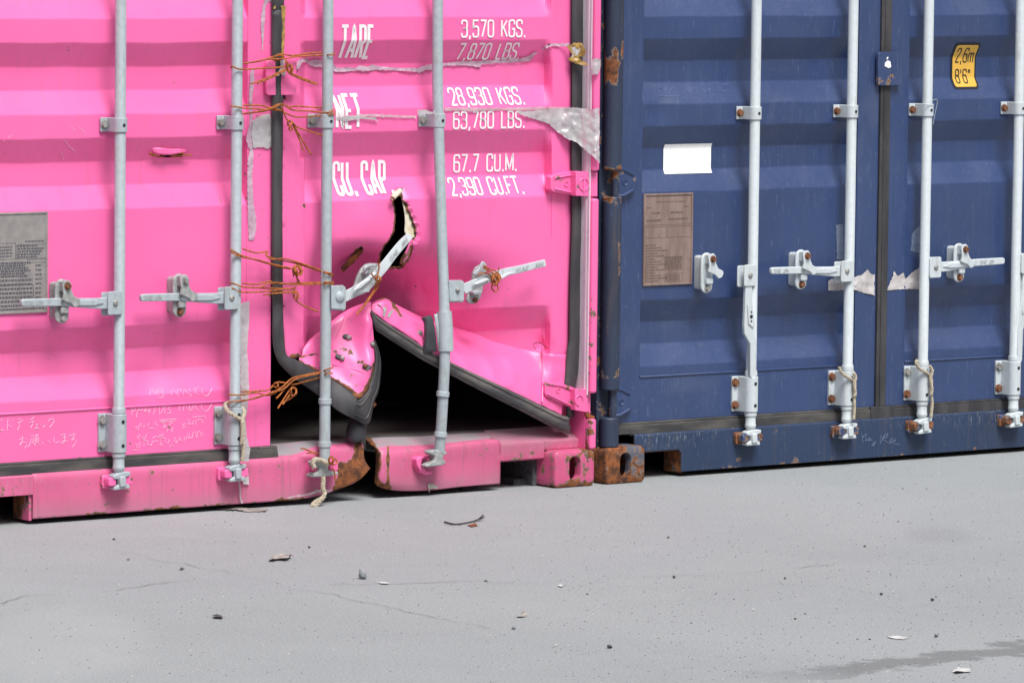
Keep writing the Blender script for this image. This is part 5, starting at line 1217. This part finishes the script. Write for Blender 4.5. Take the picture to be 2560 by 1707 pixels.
# 3
wire([[(577, 624, -.045)]+Y(zF((38, 55), (70, 72), (100, 88)), fr)+Y(zF((200, 118), (300, 148), (370, 162)), -.045),
      Y(zF((38, 68), (100, 95)), fr)+Y(zF((190, 112), (280, 138), (385, 160)), -.05),
      Y(zF((105, 50), (180, 72), (245, 65), (235, 85), (300, 110), (400, 130), (540, 175)), -.042)+Y(zF((570, 180), (605, 190)), fr)+[(834, 690, -.045)],
      Y(zF((235, 85), (270, 108), (340, 105), (430, 130), (540, 170)), -.047)+Y(zF((570, 185), (606, 200)), fr), coil((744, 675), 13, 22, -.045, 1, 1.05), coil((748, 680), 8, 12, -.055), Y(zF((385, 165), (390, 205)), -.046), Y(zF((400, 190), (410, 215), (425, 238)), -.045), Y(zF((408, 195), (412, 236)), -.048)],
     'rusty wire tie with a round coiled knot beside the gasket, above the handles', GW)
# 4
wire([[(577, 706, -.045)]+Y(zF((38, 240), (70, 250), (105, 262)), fr)+Y(zF((200, 268), (380, 272), (400, 262)), -.045),
      [(577, 716, -.045)]+Y(zF((40, 265), (70, 282), (100, 292)), fr)+Y(zF((200, 290), (385, 270)), -.05),
      Y(zF((105, 242), (180, 248), (260, 230), (275, 245), (400, 242), (540, 238)), -.044)+Y(zF((570, 236), (608, 236)), fr)+[(834, 706, -.045)],
      Y(zF((200, 268), (270, 240), (400, 250), (540, 246)), -.05)+Y(zF((570, 245), (612, 246)), fr),
      Y(zF((222, 308), (300, 296), (390, 288)), -.045), Y(zF((265, 300), (390, 292)), -.05), Y(zF((390, 268), (398, 285), (402, 300)), -.048), coil((740, 738), 7, 16, -.046, 1, 1.4), Y(zF((400, 335), (440, 365), (530, 402)), -.046)],
     'rusty wire tie just under the coiled one, one straight end pointing right', GW)
# 5
wire([[(574, 985, -.045)]+Y(zF((30, 865), (95, 868)), fr)+Y(zF((180, 855), (240, 870), (290, 855)), -.045),
      [(574, 1006, -.045)]+Y(zF((28, 908), (95, 900)), fr)+Y(zF((180, 885), (270, 850), (330, 820), (380, 775), (460, 755), (540, 738)), -.05)+Y(zF((575, 725), (604, 716)), fr)+[(833, 918, -.045)],
      Y(zF((100, 850), (190, 845), (250, 838), (290, 800), (330, 798), (390, 808), (460, 790), (540, 768)), -.045)+Y(zF((575, 748), (608, 746)), fr),
      Y(zF((100, 905), (250, 860), (340, 830), (400, 780), (540, 745)), -.054), coil((690, 962), 6, 9, -.05), coil((733, 978), 9, 14, -.05, 1, 1.3),
      Y(zF((350, 820), (310, 870), (293, 886)), -.05), Y(zF((370, 835), (335, 890), (302, 942)), -.05), Y(zF((380, 850), (330, 920)), -.055), Y(zF((405, 830), (395, 870), (325, 912)), -.05)],
     'lowest rusty wire tie, crossing the black opening with a bundle of hanging ends', GW)
GH = 'rusty wire wound on the bent handles'
wire([coil((945, 697), 8, 18, -.104, 1, .8), Y(zA((1160, 945), (1165, 1000), (1150, 1070), (1130, 1130)), -.10), Y(zA((1080, 1060), (1110, 1100), (1150, 1120)), -.102), Y(zA((1150, 1150), (1110, 1240), (1060, 1320), (990, 1420), (925, 1500)), -.094), Y(zA((1170, 1150), (1150, 1210), (1080, 1310), (990, 1430), (920, 1512)), -.098), Y(zA((1130, 1160), (1120, 1240), (1090, 1300)), -.09)],
     'rusty wire wound on the handle that sticks out of the torn hole, long end hanging', GH)
wire([Y(zC((820, 405), (870, 440), (930, 460), (975, 500), (990, 530)), -.104), Y(zC((815, 420), (880, 470), (940, 490), (985, 545)), -.108), Y(zC((765, 495), (830, 480), (880, 500), (910, 560)), -.10), coil((1240, 695), 11, 22, -.106, 1, 1.1), coil((1236, 702), 8, 14, -.112, 1, 1.5), Y(zC((905, 590), (900, 630), (930, 662), (960, 640), (950, 580)), -.106), Y(zC((970, 425), (967, 455)), -.1)],
     'tangle of rusty wire round the handle bent up to the right', GH)
wire([coil((828, 1150), 7, 18, -.09, 1, 1.5), Y(zE((515, 742), (560, 745), (640, 780), (720, 805)), -.04), Y(zE((585, 798), (650, 790), (715, 800)), -.045), Y(zE((870, 840), (930, 880), (920, 920), (880, 930)), -.085), Y(zE((880, 960), (905, 1020), (912, 1098)), -.088)],
     'bit of rusty wire round the foot of the third pink rod', 'rusty wire wound on the bent handles')
zz = zm(2020, 0, 2.613)
wire([Y(zz((750, 680), (790, 668), (835, 650), (845, 670), (835, 720), (825, 770), (818, 815)), -.075), Y(zz((755, 682), (790, 690), (826, 690)), -.072)], 'thin grey wire looped on the clamp right of the blue door gap', None, .0009, M['galv'])

# ------------------------------------------------------------------ ropes
def rope(paths, label, r=.0062):
    mb = MB()
    for P in paths:
        C = smooth_path([ray(*p) for p in P], 10); up = None; L = 0.
        S = [[], [], []]
        for i, p in enumerate(C):
            t = (C[min(i+1, len(C)-1)]-C[max(i-1, 0)]).normalized()
            if up is None: up = t.orthogonal().normalized()
            up = (up-t*up.dot(t)).normalized(); b = t.cross(up)
            if i: L += (p-C[i-1]).length
            for k in range(3):
                a = L*2*math.pi/.030+k*2.094; S[k].append(p+(up*math.cos(a)+b*math.sin(a))*r*.52)
        for s_ in S: mb.tube(s_, r*.56, 7)
    c = sum(mb.v, Vector())/len(mb.v); zlo = min(p.z for p in mb.v)
    return tag(obj('rope', mb, M['rope'], None, off=Vector((c.x, c.y, zlo))), label, 'rope', 'ropes tied to the lock rods')
rope([[(572, 1005, -.06), (563, 1012, -.055), (570, 1028, -.07), (590, 1042, -.080), (605, 1052, -.08), (608, 1075, -.08), (607, 1105, -.08), (608, 1130, -.078), (605, 1152, -.075)],
      [(600, 1012, -.05), (611, 1030, -.07), (606, 1050, -.084), (606, 1080, -.086), (604, 1110, -.084)]], 'pale rope hung on the second pink rod beside torn foil')
z7 = zm(1780, 560, 2.5295)
rope([Y(z7((805, 905), (815, 935), (850, 965), (890, 985)), -.078)+Y(z7((903, 1010), (898, 1080), (900, 1150), (895, 1235)), -.08), Y(z7((895, 940), (908, 970), (898, 1010), (905, 1060), (902, 1090)), -.086)], 'pale rope knotted on the rod left of the blue door gap', .0055)
rope([Y(z7((1300, 860), (1290, 880), (1320, 920), (1370, 950)), -.078)+Y(z7((1388, 990), (1382, 1060), (1392, 1130), (1384, 1220)), -.08), Y(z7((1375, 895), (1392, 930), (1380, 980), (1390, 1040), (1386, 1080)), -.086)], 'pale rope knotted on the rod right of the blue door gap', .0055)
rope([Y(zE((670, 965), (655, 920), (670, 875), (720, 870), (780, 890), (830, 920)), -.088), Y(zE((770, 1070), (775, 1120), (770, 1190), (785, 1260), (770, 1310), (700, 1350), (660, 1385), (650, 1410)), -.075), Y(zE((790, 1250), (775, 1300), (720, 1360), (690, 1400), (655, 1415)), -.082)], 'frayed grey rope hanging from the third pink rod down to the ground', .0075)
k = MB(); k.tube(smooth_path([ray(*p) for p in ((598, 1205, -.03), (600, 1225, -.032), (601, 1245, -.03), (606, 1258, -.035))], 5), .003, 6)
tag(obj('plastic_shred', k, M['tape_clear'], None, off=ray(602, 1258, -.03)), 'thin grey shred hanging below the second pink rod', 'shred')

# ------------------------------------------------------------------ litter, stones and gravel on the yard
def lump(px, py, r, mat, label, name='stone', cat='stone', sq=(1, .9, .75), group=None, n=5):
    c = gnd(px, py); mb = MB(); mb.ball((0, 0, 0), r, n, sq)
    r *= .52; mb.v = [v*.52 for v in mb.v]; s = rnd.random()*50; mb.v = [v*(1+.75*noise.noise(v*(1.1/r)+Vector((s, s, s)))) for v in mb.v]
    lo = min(v.z for v in mb.v); mb.v = [v+Vector((c.x, c.y, -lo)) for v in mb.v]
    o = obj(name, mb, mat, None, off=Vector((c.x, c.y, 0)), angle=20); tag(o, label, cat, group); return o
def scrap(poly, mat, label, h=.02, name='paper_scrap', cat='litter', amp=1.0, group=None):
    P = dense(poly, 3, 2.0, rnd.random()*30); G_ = [gnd(*p) for p in P]; cx = sum((g_ for g_ in G_), Vector())/len(G_)
    V = [Vector((g_.x, g_.y)) for g_ in G_]; n0 = len(V); bx = [min(v.x for v in V), max(v.x for v in V), min(v.y for v in V), max(v.y for v in V)]
    for _ in range(90):
        q = Vector((rnd.uniform(bx[0], bx[1]), rnd.uniform(bx[2], bx[3])))
        if inpoly(q, V[:n0]): V.append(q)
    vv, _, ff, *_ = delaunay_2d_cdt(V, [(i, (i+1) % n0) for i in range(n0)], [], 0, 1e-5)
    mb = MB(); s = rnd.random()*40
    for q in vv: mb.v.append(Vector((q.x, q.y, .002+.6*h*max(0, noise.noise((q.x*14, q.y*14, s))+.35)*amp)))
    for f in ff:
        c = sum((vv[i] for i in f), Vector((0, 0)))/3
        if inpoly(c, V[:n0]): mb.f.append(tuple(f))
    o = obj(name, mb, mat, None, off=Vector((cx.x, cx.y, 0)), angle=15); return tag(o, label, cat, group)
zg = zm(0, 1200, .91875)
scrap(zg((617, 186), (630, 174), (655, 173), (672, 180), (660, 186), (640, 185), (628, 189)), M['litter'], 'crumpled grey scrap lying on the concrete below the split in the pink sill', .03)
scrap(zg((497, 70), (510, 64), (560, 66), (617, 67), (610, 73), (570, 74), (540, 71)), M['litter'], 'long flat plastic strip on the ground in front of the second pink rod', .012, 'plastic_strip')
scrap(zD((545, 1160), (590, 1130), (630, 1118), (700, 1130), (690, 1145), (640, 1150), (610, 1170), (570, 1172)), M['foil'], 'crumpled foil ball on the ground under the right end of the pink sill', .035, 'foil_scrap')
scrap(zg((1186, 313), (1200, 307), (1212, 310), (1205, 315), (1192, 317)), M['litter'], 'small curled grey scrap in the middle of the yard', .02)
scrap(zg((2186, 440), (2200, 432), (2228, 434), (2230, 442), (2212, 443), (2196, 446)), M['litter_white'], 'torn white paper beside the damp strip', .02)
scrap(zg((863, 236), (880, 236), (897, 239), (880, 240)), M['litter_white'], 'white sliver of paper right of the pale stone', .006)
scrap(zg((1280, 242), (1289, 240), (1295, 244), (1286, 247)), M['litter_white'], 'small white flake on the long crack', .008)
scrap(zg((487, 317), (500, 311), (515, 316), (510, 320), (496, 319)), M['stone_dark'], 'dark bent chip above the pale dried patch', .015, 'chip', 'chip')
scrap(zg((2038, 361), (2060, 359), (2085, 363), (2075, 366), (2050, 365)), M['litter_white'], 'thin white shred just above the damp strip', .004)
lump(905.5, 1447, .030, M['stone'], 'pale grey stone, the largest on the yard', sq=(.85, .8, .75), n=6)
for px, py, r, m_, lb in ((455, 1425, .011, 'stone_dark', 'dark stone sitting on the left crack'), (285, 1349, .008, 'stone_dark', 'small dark stone nearest the left end of the pink sill'), (321, 1400, .010, 'stone', 'grey pebble between the left crack and the pink sill'),
        (773, 1370, .009, 'stone_dark', 'flat dark pebble right of the crumpled grey scrap'), (1214, 1453, .010, 'stone', 'grey pebble at the left end of the long crack'), (1685, 1445, .010, 'stone_dark', 'dark pebble on the right part of the long crack'),
        (1671, 1345, .008, 'stone_dark', 'dark pebble in front of the blue container pocket'), (1523, 1620, .014, 'stone_dark', 'flat dark chip near the lower edge of the view'), (2331, 1502, .011, 'stone_dark', 'dark stone right of centre above the damp strip'),
        (2340, 1592, .012, 'stone_dark', 'dark broken stone just over the damp strip'), (1284, 1573, .012, 'stone', 'grey chips below the small curled scrap'), (1962, 1447, .008, 'stone_dark', 'dark pebble below the faint damp smear, left one'), (2161, 1367, .009, 'stone_dark', 'dark pebble left of the faint damp smear'),
        (2203, 1487, .009, 'stone_dark', 'dark pebble left of the dark stone'), (918, 1490, .007, 'litter_white', 'white pebble under the pale stone'), (1883, 1525, .008, 'litter_white', 'white pebble alone on the right half'), (1390, 1614, .008, 'litter_white', 'white pebble left of the flat dark chip'), (1468, 1486, .008, 'stone', 'grey pebble below the long crack')):
    lump(px, py, r, M[m_], lb, 'pebble', 'pebble', (1, .9, .6))
gl = 'small pebble scattered on the grey concrete in front of the blue container'
for i in range(30):
    px, py = rnd.uniform(1640, 2540), rnd.uniform(1190, 1600)
    if py < 1205+(2560-px)*.0+ (0 if px > 2000 else 30): continue
    lump(px, py, rnd.uniform(.0035, .0068), M[rnd.choice(('stone_dark', 'stone', 'stone'))], gl, 'pebble', 'pebble', (1, .9, .65), 'pebbles in front of the blue container', 4)
# twig with a scrap of rusty metal
mb = MB(); mb.tube(smooth_path([gnd(*p)+Vector((0, 0, h)) for p, h in zip(zg((1020, 101), (1045, 104), (1075, 100), (1095, 96), (1110, 89)), (.006, .004, .004, .006, .012))], 5), .0022, 7); mb.tube(smooth_path([gnd(*p)+Vector((0, 0, .004)) for p in zg((1022, 98), (1040, 103), (1060, 104))], 4), .002, 6); mb.tube(smooth_path([gnd(*p)+Vector((0, 0, h)) for p, h in zip(zg((1090, 97), (1104, 94), (1112, 92)), (.006, .008, .01))], 4), .002, 6)
c = gnd(*zg((1065, 101))[0]); tag(obj('twig', mb, M['twig'], None, off=c), 'thin dark twig lying on the concrete in front of the split pink sill', 'twig')
scrap(zg((1073, 105), (1090, 101), (1098, 105), (1085, 109)), M['rust'], 'flake of rusty metal beside the dark twig', .012, 'rust_flake', 'rust flake')
mb = MB()
for i in range(3600):
    px, py = rnd.uniform(-40, 2600), 1150+570*rnd.random()**.8
    if rnd.random() > (.35 if px < 1400 else .9): continue
    if py < 1330-px*.085+18: continue
    c = gnd(px, py); r = rnd.uniform(.0008, .0024); mb.ball((c.x, c.y, r*.4), r, 3, (1, 1, .7), .3)
o = obj('gravel', mb, M['stone'], None, flat=True); o['kind'] = 'stuff'
mb = MB()
for i in range(700):
    px, py = rnd.uniform(-40, 2600), 1180+530*rnd.random()
    if py < 1330-px*.085+18: continue
    c = gnd(px, py); r = rnd.uniform(.0008, .0024); mb.ball((c.x, c.y, r*.4), r, 3, (1, 1, .6), .3)
o = obj('gravel', mb, M['litter_white'], None, flat=True); o['kind'] = 'stuff'
